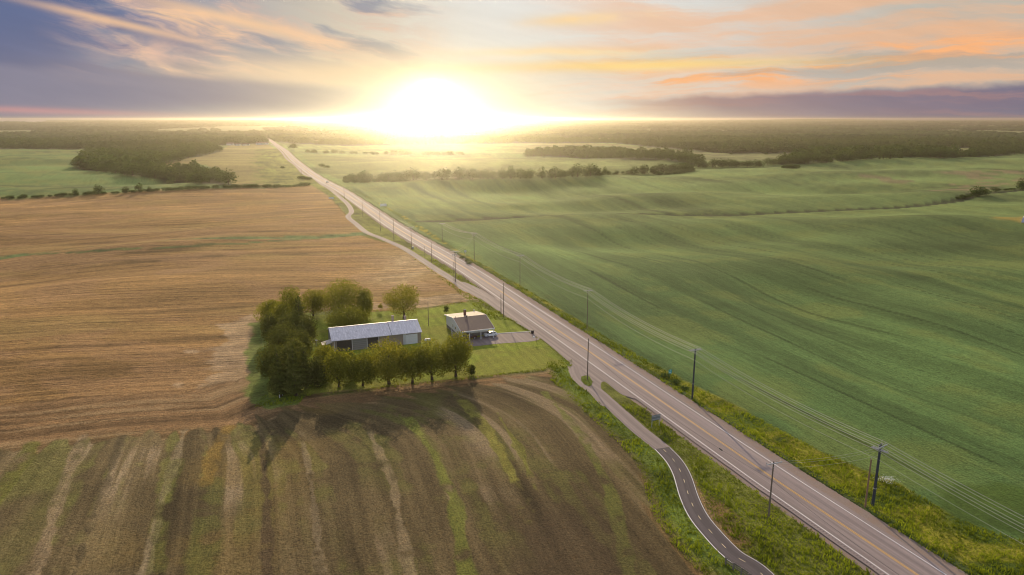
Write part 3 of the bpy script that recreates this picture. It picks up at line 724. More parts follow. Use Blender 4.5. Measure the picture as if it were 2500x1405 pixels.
# ------------------------------------------------------------------ foliage
def leaf_quads(cen, nrm, size, rng, flat=.55):
    n = len(cen); rnd = rng.normal(size=(n, 3)); nn = nrm*flat+rnd*(1-flat)*.8; nn /= np.linalg.norm(nn, axis=1)[:, None]+1e-9
    t = np.cross(nn, rng.normal(size=(n, 3))); t /= np.linalg.norm(t, axis=1)[:, None]+1e-9; b = np.cross(nn, t)
    s = (size*(.6+.8*rng.random(n)))[:, None] if np.ndim(size) == 0 else size[:, None]
    t = t*s; b = b*s*(.55+.3*rng.random(n))[:, None]
    V = np.stack([cen-t*.5, cen+b*.5, cen+t*.5, cen-b*.5], 1).reshape(-1, 3)   # leaf-shaped rhombus
    return V, np.arange(4*n).reshape(n, 4)
LOBE = [0]
def crown_points(kind, n, rng, w=1.0, h=1.0, z0=0.0, lobes=11):
    """points (n,3) and outward normals of a crown of width w, height h standing at z0"""
    if kind in ('round', 'open', 'bush', 'column', 'willow'):
        k = lobes; ph = rng.random(k)*2*np.pi; el = rng.random(k)**.8; rad = .30+.14*rng.random(k)
        C0 = np.stack([np.cos(ph)*np.sqrt(1-el**2)*.30, np.sin(ph)*np.sqrt(1-el**2)*.30, .36+el*.34-.10*rng.random(k)], 1)
        a5 = ph[0]+np.arange(5)*1.257; low = np.stack([np.cos(a5)*.22, np.sin(a5)*.22, .27+.06*np.sin(a5*3)], 1)
        C0 = np.concatenate([C0, [[0, 0, .58]], [[0, 0, .34]], low]); rad = np.concatenate([rad*.66*(.7+.6*rng.random(k)), [.34], [.30], np.full(5, .21)])
        if kind == 'open': rad = rad*.82
        pr = rad**2/np.sum(rad**2); li = rng.choice(len(C0), n, p=pr)
        d = rng.normal(size=(n, 3)); d /= np.linalg.norm(d, axis=1)[:, None]; rr = (rng.random(n)**.22)
        p = C0[li]+d*(rad[li]*rr)[:, None]*(1+.10*(rng.random((n, 1))-.5)); nr = d
        p[:, 2] = np.maximum(p[:, 2], .02); LOBE[:] = [rng.random(len(C0))[li]]; return p*[w, w, h]+[0, 0, z0], nr
    # conifer : drooping tiers
    t = 1-np.sqrt(rng.random(n)); z = t; ph = rng.random(n)*2*np.pi
    q_ = rng.random()*9; tier = .72+.28*np.cos(z*2*np.pi*9+ph*2+q_); lob = 1+.26*np.sin(ph*4+z*23+q_)*np.sin(z*17+q_)+.16*np.sin(ph*3+1.7+q_)
    rad = .5*np.minimum(1.0, .35+z*4)*(1-z)**.62*tier*lob*(.55+.45*rng.random(n)**.5)
    p = np.stack([np.cos(ph)*rad, np.sin(ph)*rad, z+.02-.10*rad], 1); nr = np.stack([np.cos(ph), np.sin(ph), .45+0*ph], 1)
    LOBE[:] = [.5+.5*np.sin(z*70+ph*3)]; return p*[w, w, h]+[0, 0, z0], nr
def trunk_mb(h, r, kind, rng, crown0):
    mb = MB(); top = h*(.9 if kind == 'spruce' else .62); segs = 5; pts = [Vector((0, 0, -.15))]; 
    for k in range(1, segs+1): pts.append(Vector(((rng.random()-.5)*.03*h*(kind != 'spruce'), (rng.random()-.5)*.03*h*(kind != 'spruce'), top*k/segs)))
    for k in range(segs): mb.cyl(pts[k], pts[k+1], r*(1.25 if k == 0 else 1-.15*k), r*(1-.15*(k+1)), M['bark'], 8)
    if kind != 'spruce':
        for k in range(7):
            a = rng.random()*6.28; z = crown0+(top-crown0)*rng.random()*.8; l = h*(.18+.16*rng.random())
            p = Vector((0, 0, z)); q = p+Vector((math.cos(a)*l*.75, math.sin(a)*l*.75, l*.75)); mb.cyl(p, q, r*.38, r*.10, M['bark'], 6)
    return mb
def near_tree(name, px, base, top, wpx, kind, leaf, label, cat='tree', group=None, n=2600, ls=.40, crown0=None, dens=1.0):
    p = P(px, base); h = pxh(px, base, top); k = (H-p.z)/(F*SP+(base-702.5)*CP); w = wpx*k*.97
    seed = int(px*7+top); rng = np.random.default_rng(seed)
    t = thing(name, p, 0, label, cat, group)
    c0 = crown0 if crown0 is not None else {'round': .04, 'open': .10, 'bush': 0.0, 'column': .0, 'spruce': .05, 'willow': .06}[kind]
    ww = w*1.38 if kind != 'spruce' else w*1.12
    pts, nr = crown_points('spruce' if kind == 'spruce' else kind, int(n*dens*2.3), rng, ww, h*(1-c0)*(1.10 if kind != 'spruce' else 1.0), h*c0, lobes=10 if h > 4 else 6)
    if kind != 'spruce': pts[:, 2] = np.minimum(pts[:, 2], h*1.02)
    V, Q = leaf_quads(pts, nr, ls*.98, rng, .62); tint = np.repeat(np.clip(rng.random(len(pts))*.55+.45*LOBE[0], 0, 1), 4)
    o = np_mesh('crown', V, Q, [M[leaf]], tint=tint); o.parent = t
    tr = trunk_mb(h, max(.06, h*.030), kind, rng, h*max(c0, .12)).build('trunk', t, smooth=True)
    return t
PLANTED = 'trees sheltering the farmyard'
NT = near_tree
NT('maple_tree', 836, 777, 683, 88, 'round', 'leaf', 'biggest round green tree behind the left half of the barn', group=PLANTED, n=4200)
NT('maple_tree', 888, 776, 700, 42, 'column', 'leaf', 'narrow green tree against the right side of the biggest round tree', group=PLANTED, n=2200)
NT('shrub_tree', 847, 806, 745, 78, 'bush', 'leaf', 'broad low green tree touching the barn roof at its back', group=PLANTED, n=3000)
NT('maple_tree', 986, 778, 686, 80, 'open', 'leafgold', 'lone sunlit golden tree on the lawn behind the barn', group=PLANTED, n=2700, crown0=.05)
NT('maple_tree', 765, 772, 705, 56, 'round', 'leaf', 'dark round tree with a short trunk on the lawn left of the biggest tree', group=PLANTED, n=2500)
NT('poplar_tree', 716, 790, 697, 52, 'column', 'leaf', 'tall upright tree at the back of the dense left grove, highest of the grove', group=PLANTED, n=2700)
NT('poplar_tree', 664, 788, 731, 54, 'round', 'leaf', 'rounded tree at the far left back corner of the grove', group=PLANTED, n=2200)
NT('poplar_tree', 690, 812, 735, 54, 'round', 'leaf', 'upright tree between the left corner tree and the tallest one of the grove', group=PLANTED, n=2300)
NT('spruce_tree', 734, 824, 722, 58, 'spruce', 'needle', 'tall dark conifer in front of the highest tree of the grove', group=PLANTED, n=2800)
NT('dark_tree', 752, 842, 768, 48, 'round', 'needle', 'dark tree at the edge of the back lawn, just left of the barn', group=PLANTED, n=2300)
NT('dark_tree', 716, 838, 758, 60, 'round', 'needle', 'dark tree filling the middle of the left grove', group=PLANTED, n=2200)
NT('spruce_tree', 675, 862, 800, 40, 'spruce', 'needle', 'small dark conifer halfway along the left edge of the grove', group=PLANTED, n=1900)
NT('dark_tree', 668, 930, 838, 52, 'round', 'needle', 'dark tree at the left edge of the front grove', group=PLANTED, n=2500)
NT('dark_tree', 712, 925, 822, 60, 'round', 'needle', 'greenish tree rising behind the front row of spruces', group=PLANTED, n=3200)
NT('spruce_tree', 684, 968, 850, 66, 'spruce', 'needle', 'broad dark spruce at the front left corner beside the white posts', group=PLANTED, n=3200)
NT('spruce_tree', 722, 966, 838, 70, 'spruce', 'needle', 'grey tinged tall spruce in the middle of the front grove', group=PLANTED, n=3400)
NT('spruce_tree', 747, 948, 842, 44, 'spruce', 'needle', 'narrow spruce at the right side of the front grove', group=PLANTED, n=2300)
NT('dark_tree', 738, 884, 800, 52, 'round', 'needle', 'dark tree in the heart of the grove, left of the white lamp post', group=PLANTED, n=2200)
NT('dark_tree', 694, 884, 790, 56, 'round', 'needle', 'dark tree in the heart of the grove, above the grey spruce', group=PLANTED, n=2400)
NT('dark_tree', 662, 838, 762, 44, 'round', 'needle', 'dark tree below the far left corner tree of the grove', group=PLANTED, n=2000)
NT('shrub_tree', 776, 940, 872, 52, 'bush', 'needle', 'dark bushy tree between the front spruces and the bright maple', group=PLANTED, n=2200)
NT('shrub_tree', 795, 900, 838, 54, 'bush', 'leaf', 'bushy tree in front of the left end of the barn', group=PLANTED, n=1900)
NT('maple_tree', 828, 944, 850, 66, 'round', 'leaf', 'bright leaved tree in front of the dark barn openings, first right of the grove', group=PLANTED, n=3000, crown0=.03)
NT('shrub_tree', 858, 925, 858, 30, 'column', 'needle', 'slim dark greyish tree squeezed between two leafy trees', group=PLANTED, n=1300)
NT('maple_tree', 886, 942, 858, 58, 'round', 'leaf', 'yellow green tree left of the widest tree of the front row', group=PLANTED, n=2700, crown0=.03)
NT('maple_tree', 950, 938, 824, 92, 'round', 'leafgold', 'widest tree of the front row, olive crown below the barn middle', group=PLANTED, n=4400, crown0=.05)
NT('maple_tree', 1007, 936, 842, 52, 'column', 'leaf', 'narrow tree right of the widest tree, below the white garage door', group=PLANTED, n=2300, crown0=.05)
NT('maple_tree', 1055, 928, 828, 76, 'round', 'leaf', 'second tree from the right end of the front row', group=PLANTED, n=3300, crown0=.07)
NT('maple_tree', 1113, 920, 818, 72, 'round', 'leaf', 'rightmost tree of the front row, beside the driveway carport', group=PLANTED, n=3300, crown0=.05)
NT('round_shrub', 1151, 916, 890, 19, 'bush', 'bushleaf', 'small clipped dark shrub on the lawn right of the tree row', 'shrub', n=600, ls=.26)
NT('sapling', 930, 761, 740, 11, 'open', 'leafgold', 'thin sapling standing on the back lawn left of the golden tree', 'sapling', n=160, ls=.3, crown0=.3)
NT('shrub', 1089, 767, 744, 13, 'open', 'bushleaf', 'scraggy dark shrub behind the left corner of the house', 'shrub', n=190, ls=.3, crown0=.1)

# ------------------------------------------------------------------ poles and wires
RDIR = np.array(P0(1900, 1177))-np.array(P0(1352, 800)); RDIR /= np.linalg.norm(RDIR)
RANG = math.atan2(RDIR[1], RDIR[0])          # direction along the road
POLES = {}
def pole(key, name, px, base, top, r, m, label, arms=0, group=None, hh=None, extra=None, armrot=0.0):
    p = P(px, base); h = hh or pxh(px, base, top)
    t = thing(name, p, RANG+armrot, label, 'utility pole', group)
    mb = MB(); mb.cyl((0,0,-.3), (0,0,h), r, r*.72, M[m], 12); mb.build('shaft', t, smooth=False)
    if m == 'dark_pole': MB().cyl((0,0,h*.30), (0,0,h*.30+.10), r*1.05, r*1.05, M['galv'], 12).build('band', t)
    ends = []
    if arms:
        for j in range(min(arms, 2)):
            mb = MB(); z = h-.25-.05*j; yo = (r+.06)*(1 if j == 0 else -1)
            mb.bar((yo, -1.55, z), (yo, 1.55, z), .12, .15, M['galv']); mb.build('crossarm', t)
        for s in (-1.42, -.62, .62, 1.42):
            mb = MB(); mb.cyl((0, s, h-.20), (0, s, h+.05), .05, .07, M['insul'], 8); mb.cyl((0, s, h+.05), (0, s, h+.12), .035, .02, M['insul'], 8); mb.build('insulator', t)
            ends.append((0, s, h+.10))
        for s in (-1, 1): MB().bar((r, s*.9, h-.3), (r*.8, 0, h-1.1), .05, .05, M['galv']).build('brace', t)
    else:
        mb = MB(); mb.cyl((0, 0, h), (0, 0, h+.25), .045, .06, M['insul'], 8); mb.build('insulator', t); ends.append((0, 0, h+.22))
    if extra == 'transformer':
        for s in (-.95, -.35, .55):
            mb = MB(); mb.cyl((.30, s, h-1.9), (.30, s, h-1.15), .19, .19, M['galv'], 10); mb.cyl((.30, s, h-1.15), (.30, s, h-.95), .07, .05, M['insul'], 8); mb.build('transformer', t)
        MB().bar((.12, -1.1, h-1.95), (.12, .8, h-1.95), .10, .10, M['galv']).build('bracket', t)
    if extra == 'doublearm':
        for j in (-1, 1):
            mb = MB(); mb.bar((-1.4, j*.2, h-.95), (1.4, j*.2, h-.95), .12, .14, M['galv']); mb.build('crossarm', t)
        for s in (-1.2, -.5, .5, 1.2): MB().cyl((s, 0, h-.88), (s, 0, h-.62), .06, .04, M['insul'], 8).build('insulator', t)
        MB().cyl((0, .1, h), (.1, .2, h+.9), .03, .02, M['galv'], 6).build('top_bracket', t)
    POLES[key] = dict(p=p, h=h, ends=ends, rot=RANG+armrot); return t
def pend(key, i):
    q = POLES[key]; e = q['ends'][min(i, len(q['ends'])-1)]; c, s = math.cos(q['rot']), math.sin(q['rot'])
    return Vector((q['p'].x+e[0]*c-e[1]*s, q['p'].y+e[0]*s+e[1]*c, q['p'].z+e[2]))
GL_ = 'wooden poles on the farm side of the road'; GR_ = 'poles on the green field side of the road'
pole('A', 'utility_pole', 1876, 1265, 1127, .15, 'wood_pole', 'wooden pole nearest the camera, in the grass between bike path and road', 1, GL_)
pole('B', 'utility_pole', 1434, 928, 827, .15, 'wood_pole', 'plain wooden pole standing on the little grass island', 0, GL_)
pole('C', 'utility_pole', 1229.7, 775, 692, .14, 'wood_pole', 'taller of the two wooden poles at the lawn edge beside the house', 0, GL_)
pole('C2', 'utility_pole', 1223.2, 770, 719, .13, 'wood_pole', 'shorter wooden stub pole right beside the pole at the lawn edge', 0, GL_)
pole('D', 'utility_pole', 1112, 688, 613, .17, 'wood_pole', 'thick wooden pole with crossarm and three transformers at the tip of the grass verge', 1, GL_, extra='transformer')
pole('D2', 'utility_pole', 1108.6, 687, 640, .11, 'wood_pole', 'shorter wooden pole standing close against the transformer pole', 0, GL_)
pole('E', 'utility_pole', 1054, 643, 591, .13, 'wood_pole', 'wooden pole in the narrow verge just beyond the transformer pole', 0, GL_)
pole('E2', 'utility_pole', 1037.5, 631, 601, .09, 'wood_pole', 'short thin post in the narrow verge between path and road', 0, GL_)
pole('Fp', 'utility_pole', 1005, 609, 554, .16, 'wood_pole', 'stout wooden pole with a small grey box at its foot', 1, GL_)
pole('G', 'utility_pole', 962, 590, 536, .12, 'wood_pole', 'wooden pole in the verge with the pale path bending close behind its foot', 0, GL_)
pole('Hp', 'utility_pole', 929, 565, 515, .12, 'wood_pole', 'wooden pole in the grassy triangle where the path climbs', 0, GL_)
pole('I', 'utility_pole', 886, 530, 490, .12, 'wood_pole', 'wooden pole right of the sharp kink in the path', 0, GL_)
pole('J', 'utility_pole', 841, 487, 456, .12, 'wood_pole', 'wooden pole where the far path rejoins the road', 0, GL_)
pole('K', 'utility_pole', 736, 428, 409, .12, 'wood_pole', 'most distant wooden pole, left of the far stretch of road', 0, GL_)
pole('R1', 'utility_pole', 2130, 1238, 1086, .26, 'dark_pole', 'thick dark pole with crossed arms in the yellow verge, nearest on the field side', 1, GR_, extra='doublearm', armrot=.25)
pole('R1b', 'utility_pole', 2112, 1239, 1122, .17, 'old_wood', 'brown weathered pole without arms beside the thick dark pole', 0, GR_)
pole('R2', 'utility_pole', 1690, 974, 852, .22, 'dark_pole', 'dark pole with a pale double crossarm at the road edge', 2, GR_, armrot=.05)
pole('R3', 'utility_pole', 1433, 803, 708, .13, 'wood_pole', 'slim pole on the field side opposite the farm lawn', 1, GR_)
pole('R4', 'utility_pole', 1269.5, 700, 623, .13, 'wood_pole', 'slim pole on the field side standing clear against the green crop', 1, GR_)
pole('R5', 'utility_pole', 1158, 638, 570, .13, 'wood_pole', 'slim pole on the field side just beyond the round white sign', 1, GR_)
pole('R6', 'utility_pole', 1080, 590, 545, .12, 'wood_pole', 'farthest slim pole on the field side, near the end of the ditch', 1, GR_)
pole('Y', 'utility_pole', 1046.3, 796, 739, .10, 'wood_pole', 'bare thin pole on the lawn between barn and house', 0, 'poles on the farm lawn')
def wire(name, pts, label, r=.022, sag=.02, m='wire', cat='cable', group='overhead wires'):
    mb = MB(); path = []
    for a, b in zip(pts[:-1], pts[1:]):
        a, b = Vector(a), Vector(b); L = (b-a).length; n = 18
        for k in range(n+(b is pts[-1])):
            t = k/n; q = a.lerp(b, t); q.z -= 4*sag*L*t*(1-t); path.append(q)
    path.append(Vector(pts[-1]))
    for a, b in zip(path[:-1], path[1:]): mb.cyl(a, b, r, r, M[m], 4)
    return tag(mb.build(name), label, cat, group)
RK = ['R1', 'R2', 'R3', 'R4', 'R5', 'R6']
_p1, _p2 = POLES['R1']['p'], POLES['R2']['p']; off = (_p1-_p2)
nm = ['outermost bright line wire over the green crop', 'second line wire from the field side', 'third line wire from the field side', 'line wire nearest the road on the crossarms']
for i in range(4):
    pts = [pend('R1', i)+Vector((off.x*1.25+i*.2, off.y*1.25, .0))]+[pend(k, i) for k in RK]
    wire('power_line', pts, nm[i], .034)
def at(key, dz, dl=0.0): q = POLES[key]; return Vector((q['p'].x+dl*math.sin(RANG), q['p'].y-dl*math.cos(RANG), q['p'].z+q['h']-dz))
wire('neutral_line', [at('R1', .95, .6)+Vector((off.x*1.25, off.y*1.25, 0))]+[at('R1', .95, .6)]+[at('R2', 1.0, .3)]+[at('R3', 1.4)], 'extra line wire joining the two dark poles below the crossarms', .030)
wire('communication_line', [at('R1', 2.9)+Vector((off.x*1.25, off.y*1.25, 0))]+[at(k, 2.7, .15) for k in RK], 'thin single wire hanging well below the crossarms of the field side poles', .024, .022)
LKs = ['A', 'B', 'C', 'D', 'E', 'Fp', 'G', 'Hp', 'I', 'J', 'K']
offA = POLES['A']['p']-POLES['B']['p']
for i, (dz, lab) in enumerate(((-.18, 'top wire along the farm side poles'), (1.1, 'thin wire just below the tops of the farm side poles'))):
    wire('power_line', [at('D', dz), at('E', dz), at('Fp', dz), at('G', dz), at('Hp', dz), at('I', dz), at('J', dz), at('K', dz)], lab, .03, .02)
wire('cable_run', [at('A', 3.4)+Vector((offA.x*.7, offA.y*.7, 0)), at('A', 3.4), at('B', 3.4), at('C', 3.2)], 'dark sagging cable between the nearest farm side poles', .022, .022, 'cable')
wire('cable_run', [at('A', 1.2), at('R1', 2.0)], 'higher of the thin wires crossing the road to the thick dark pole', .014, .03)
wire('cable_run', [at('A', .2, -1.2), at('R1', .4, -1.2)], 'topmost thin wire crossing the road to the thick dark pole', .014, .03)
wire('cable_run', [at('A', .2, 1.2), at('R1', 1.0, .4)], 'middle thin wire crossing the road to the thick dark pole', .014, .03)
for dz, lab in ((.3, 'upper'), (1.3, 'lower')):
    wire('cable_run', [at('D', dz), at('R5', dz)], lab + ' wire crossing the road from the transformer pole', .018, .03)
a_, b_ = at('A', 3.4), at('B', 3.4); q = a_.lerp(b_, .20); q.z -= 4*.022*(b_-a_).length*.2*.8
o = MB(); dd = (b_-a_).normalized(); o.cyl(q-dd*.4, q+dd*.4, .12, .12, M['black'], 10); o.cyl(q-dd*.55, q-dd*.4, .04, .12, M['black'], 10); o.cyl(q+dd*.4, q+dd*.55, .12, .04, M['black'], 10)
tag(o.build('splice_case'), 'black splice case hanging on the dark cable over the road', 'splice case')
p = P(1008, 607.5); o = MB(); o.box(-.45, .45, -.35, .35, -.1, 1.2, M['signgrey']); o.box(-.5, .5, -.4, .4, 1.2, 1.28, M['galv']); o = o.build('utility_box', bevel=.03); o.location = p; o.rotation_euler.z = RANG
tag(o, 'small grey cabinet at the foot of a stout wooden pole', 'utility box')

# ------------------------------------------------------------------ house
def frame_at(p, ang):
    return Vector(p), ang
def build_house():
    e1 = Vector((*P0(1126, 811, 3.1), 0)); e2 = Vector((*P0(1207.5, 801.5, 3.1), 0)); ux = (e2-e1); L = ux.length; ang = math.atan2(ux.y, ux.x)
    t = thing('bungalow', (e1.x, e1.y, 0), ang, 'small white house with brown shingle roof and open carport facing the driveway', 'house')
    rg = Vector((*P0(1103, 777, 5.4), 0))-e1; n = Vector((-ux.y, ux.x, 0)).normalized(); ry = rg.dot(n)
    fa = Vector((*P0(1086, 768.5, 4.0), 0))-e1; fy = fa.dot(n)
    ez, rz, fz = 3.1, 5.4, 4.05
    def roofbox(y0, z0, y1, z1, th, x0, x1, m, nm):
        mb = MB(); v = [(x0,y0,z0),(x1,y0,z0),(x1,y1,z1),(x0,y1,z1)]
        lo = [(a,b,c-th) for a,b,c in v]; mb.poly(v, m); mb.poly(lo[::-1], M['white'])
        for i in range(4): j = (i+1) % 4; mb.poly([lo[i], lo[j], v[j], v[i]], M['white'])
        return mb.build(nm, t)
    roofbox(0, ez, ry, rz, .14, 0, L, M['roof_dark'], 'roof'); roofbox(fy, fz, ry+.002, rz-.002, .14, 0, L, M['roof_dark'], 'roof')
    # fascia on eaves and gable
    MB().box(-.04, L+.04, -.08, -.003, ez-.26, ez+.03, M['white']).build('fascia', t)
    for x in (-.07, L+.003):
        mb = MB(); mb.poly([(x,0,ez-.25),(x+.067,0,ez-.25),(x+.067,ry,rz-.25),(x,ry,rz-.25)], M['white'])
        pr = [(0,ez-.24),(ry,rz-.24),(fy,fz-.24),(fy,fz+.02),(ry,rz+.03),(0,ez+.03)]
        mb = MB(); k = len(pr); A = [(x, a, b) for a, b in pr]; B = [(x+.067, a, b) for a, b in pr]
        mb.poly(A[:3]+A[3:], M['white']); mb.poly(B[::-1], M['white'])
        for i in range(k): j = (i+1) % k; mb.poly([A[i], B[i], B[j], A[j]], M['white'])
        mb.build('bargeboard', t)
    # walls (white clapboard above a dark basement)
    wy0, wy1, x0, x1, fl = 4.1, fy-.55, .45, L-.5, 1.0
    def zr(y): return (ez+(rz-ez)*y/ry if y <= ry else rz+(fz-rz)*(y-ry)/(fy-ry))-.15
    mb = MB(); mb.poly([(x0,wy1,fl),(x0,wy0,fl),(x0,wy0,zr(wy0)),(x0,ry,zr(ry)),(x0,wy1,zr(wy1))], M['clap'])
    mb.poly([(x1,wy0,fl),(x1,wy1,fl),(x1,wy1,zr(wy1)),(x1,ry,zr(ry)),(x1,wy0,zr(wy0))], M['clap'])
    mb.poly([(x0,wy0,fl),(x1,wy0,fl),(x1,wy0,zr(wy0)),(x0,wy0,zr(wy0))], M['clap'])
    mb.poly([(x1,wy1,fl),(x0,wy1,fl),(x0,wy1,zr(wy1)),(x1,wy1,zr(wy1))], M['clap']); wall = mb.build('wall', t)
    MB().box(x0+.03, x1-.03, wy0+.03, wy1-.03, -.3, fl, M['found']).build('foundation', t)
    # carport posts
    for k, px in enumerate((.35, 2.7, 6.3, L-.35)):
        mb = MB(); mb.box(px-.09, px+.09, .12, .30, -.2, ez-.20, M['white']); mb.box(px-.14, px+.14, .07, .35, -.2, .12, M['white']); mb.build('post', t)
    MB().box(.1, L-.1, .13, .29, ez-.36, ez-.203, M['white']).build('beam', t)
    # windows and doors
    def win(axis, a0, a1, z0, z1, nm='window'):
        mb = MB()
        if axis == 'x': mb.box(x0-.05, x0-.004, a0, a1, z0, z1, M['white'])
        else: mb.box(a0, a1, wy0-.05, wy0-.004, z0, z1, M['white'])
        w = mb.build(nm, t); g = MB()
        if axis == 'x': g.box(x0-.065, x0-.052, a0+.1, a1-.1, z0+.1, z1-.1, M['glass'])
        else: g.box(a0+.1, a1-.1, wy0-.065, wy0-.052, z0+.1, z1-.1, M['glass'])
        g.build('pane', w)
    win('x', 6.3, 7.3, 1.9, 2.9); win('x', 9.0, 10.0, 1.9, 2.9); win('x', 11.2, 11.9, .2, .75)
    win('y', 1.4, 2.9, 1.3, 2.4); win('y', 6.6, 7.8, 1.3, 2.4)
    d = MB().box(4.4, 5.3, wy0-.06, wy0-.004, 1.0, 3.0, M['white']).build('door', t); MB().cyl((5.15, wy0-.10, 1.95), (5.15, wy0-.061, 1.95), .04, .04, M['galv'], 8).build('handle', d)
    # side steps with railing
    mb = MB(); mb.box(-1.2, x0-.01, 4.7, 6.2, .1, 1.0, M['beige'])
    for k in range(4): mb.box(-1.2, x0-.01, 4.7-.28*(k+1), 4.7-.28*k-.004, .1, .82-.19*k, M['beige'])
    mb.build('steps', t); mb = MB()
    for y in (3.6, 4.7, 6.15): mb.bar((-1.15, y, .1 if y < 4 else 1.0), (-1.15, y, 1.1 if y < 4 else 1.95), .06, .06, M['white'])
    mb.bar((-1.15, 3.6, 1.1), (-1.15, 4.7, 1.95), .05, .05, M['white']); mb.bar((-1.15, 4.7, 1.95), (-1.15, 6.15, 1.95), .05, .05, M['white']); mb.build('railing', t)
    # chimneys and vents
    cx = L*.46; cy = ry+.55*(fy-ry)*.65
    mb = MB(); mb.box(cx-.34, cx+.34, cy-.34, cy+.34, fz, rz+1.15, M['brick']); c = mb.build('chimney', t)
    MB().box(cx-.40, cx+.40, cy-.40, cy+.40, rz+1.15, rz+1.25, M['found']).build('cap', c)
    MB().cyl((L*.40, ry-.5, ez+.8), (L*.40, ry-.5, rz+.38), .17, .17, M['black'], 10).cyl((L*.40, ry-.5, rz+.38), (L*.40, ry-.5, rz+.48), .25, .22, M['black'], 10).build('roof_vent', t)
    MB().cyl((.9, ry+.6, rz-.6), (.9, ry+.6, rz+.25), .07, .07, M['black'], 8).build('vent_pipe', t)
    MB().cyl((L-.9, fy-.8, fz-.3), (L-.9, fy-.8, fz+.9), .14, .14, M['white'], 8).build('vent_pipe', t)
    return t, e1, ang, L
house, HO, HANG, HL_ = build_house()
def hp(x, y, z=0): c, s = math.cos(HANG), math.sin(HANG); return Vector((HO.x+x*c-y*s, HO.y+x*s+y*c, z))

def build_barn():
    e1 = Vector((*P0(809, 834, 3.4), 0)); e2 = Vector((*P0(1031, 811, 3.4), 0)); ux = e2-e1; L = ux.length; ang = math.atan2(ux.y, ux.x)
    t = thing('barn', (e1.x, e1.y, 0), ang, 'long low barn with pale metal roof, dark open bays and a white garage door', 'barn')
    n = Vector((-ux.y, ux.x, 0)).normalized(); ry = (Vector((*P0(802, 801, 5.6), 0))-e1).dot(n); ez, rz, th = 3.4, 5.6, .10
    fy = 2*ry
    def half(ya, za, yb, zb, x0, x1):
        mb = MB(); v = [(x0,ya,za),(x1,ya,za),(x1,yb,zb),(x0,yb,zb)]; lo = [(a,b,c-th) for a,b,c in v]
        mb.poly(v, M['metalroof']); mb.poly(lo[::-1], M['galv'])
        for i in range(4): j = (i+1) % 4; mb.poly([lo[i], lo[j], v[j], v[i]], M['galv'])
        return mb.build('roof', t)
    half(0, ez, ry, rz, 0, L); half(fy, ez, ry+.002, rz-.002, 0, L)
    s = (rz-ez)/ry; xs = L*.655
    mb = MB(); mb.poly([(xs-.07, -.01, ez+.03), (xs+.07, -.01, ez+.03), (xs+.07, ry, rz+.035), (xs-.07, ry, rz+.035)], M['found']); mb.build('roof_joint', t)
    MB().bar((0, ry, rz+.03), (L, ry, rz+.03), .30, .05, M['galv']).build('ridge_cap', t)
    wy, x0, x1 = .35, .35, L-.35
    def zr(y): return (ez+s*y if y <= ry else rz-s*(y-ry))-th-.01
    mb = MB()
    mb.poly([(x0,wy,-.3),(x1,wy,-.3),(x1,wy,zr(wy)),(x0,wy,zr(wy))], M['beige']); mb.poly([(x1,fy-wy,-.3),(x0,fy-wy,-.3),(x0,fy-wy,zr(fy-wy)),(x1,fy-wy,zr(fy-wy))], M['beige'])
    mb.poly([(x0,fy-wy,-.3),(x0,wy,-.3),(x0,wy,zr(wy)),(x0,ry,zr(ry)),(x0,fy-wy,zr(fy-wy))], M['greydoor']); mb.poly([(x1,wy,-.3),(x1,fy-wy,-.3),(x1,fy-wy,zr(fy-wy)),(x1,ry,zr(ry)),(x1,wy,zr(wy))], M['beige'])
    mb.build('wall', t); k = L/222.0
    def pan(a, b, z1, m, nm, d=.05, z0=0): return MB().box((a-809)*k, (b-809)*k, wy-d, wy-.004, z0, z1, m).build(nm, t)
    pan(822, 857, 3.1, M['bay_shade'], 'bay_shade_panel'); pan(893.5, 921, 3.1, M['bay_shade'], 'bay_shade_panel')  # flat dark panels stand in for the shaded insides of the open bays
    sl = pan(858, 893, 3.1, M['greydoor'], 'sliding_door', .10)
    for a in (857.2, 893.4, 922, 983, 815): pan(a, a+1.2, 3.15, M['white'], 'trim_post', .12)
    pan(985, 990, 3.1, M['siding'], 'trim_post', .06)
    g = pan(990, 1019, 2.95, M['white'], 'garage_door', .09)
    for j in range(1, 4): MB().box((990-809)*k+.05, (1019-809)*k-.05, wy-.105, wy-.092, .74*j-.02, .74*j+.02, M['siding']).build('panel_groove', g)
    # side awning at the left gable
    mb = MB(); v = [(-2.5, 1.0, 2.0), (x0-.01, 1.0, 2.75), (x0-.01, 4.6, 2.75), (-2.5, 4.6, 2.0)]; mb.poly(v, M['awning']); mb.poly([(a,b,c-.08) for a,b,c in v][::-1], M['old_wood'])
    for i in range(4): j = (i+1) % 4; a, b = v[i], v[j]; mb.poly([(a[0],a[1],a[2]-.08),(b[0],b[1],b[2]-.08),b,a], M['white'])
    mb.build('awning', t); mb = MB()
    for y in (1.15, 4.4): mb.bar((-2.35, y, -.1), (-2.35, y, 1.95), .12, .12, M['old_wood'])
    mb.build('awning_post', t)
    for a, zz in ((969, 6.7), (1001, 6.2)):
        x = (a-809)*k+.3; mb = MB(); mb.box(x-.3, x+.3, ry+2.2, ry+2.7, 4.2, zz, M['beige']); mb.box(x-.40, x+.40, ry+2.12, ry+2.78, zz, zz+.1, M['beige']); mb.build('flue', t)
build_barn()

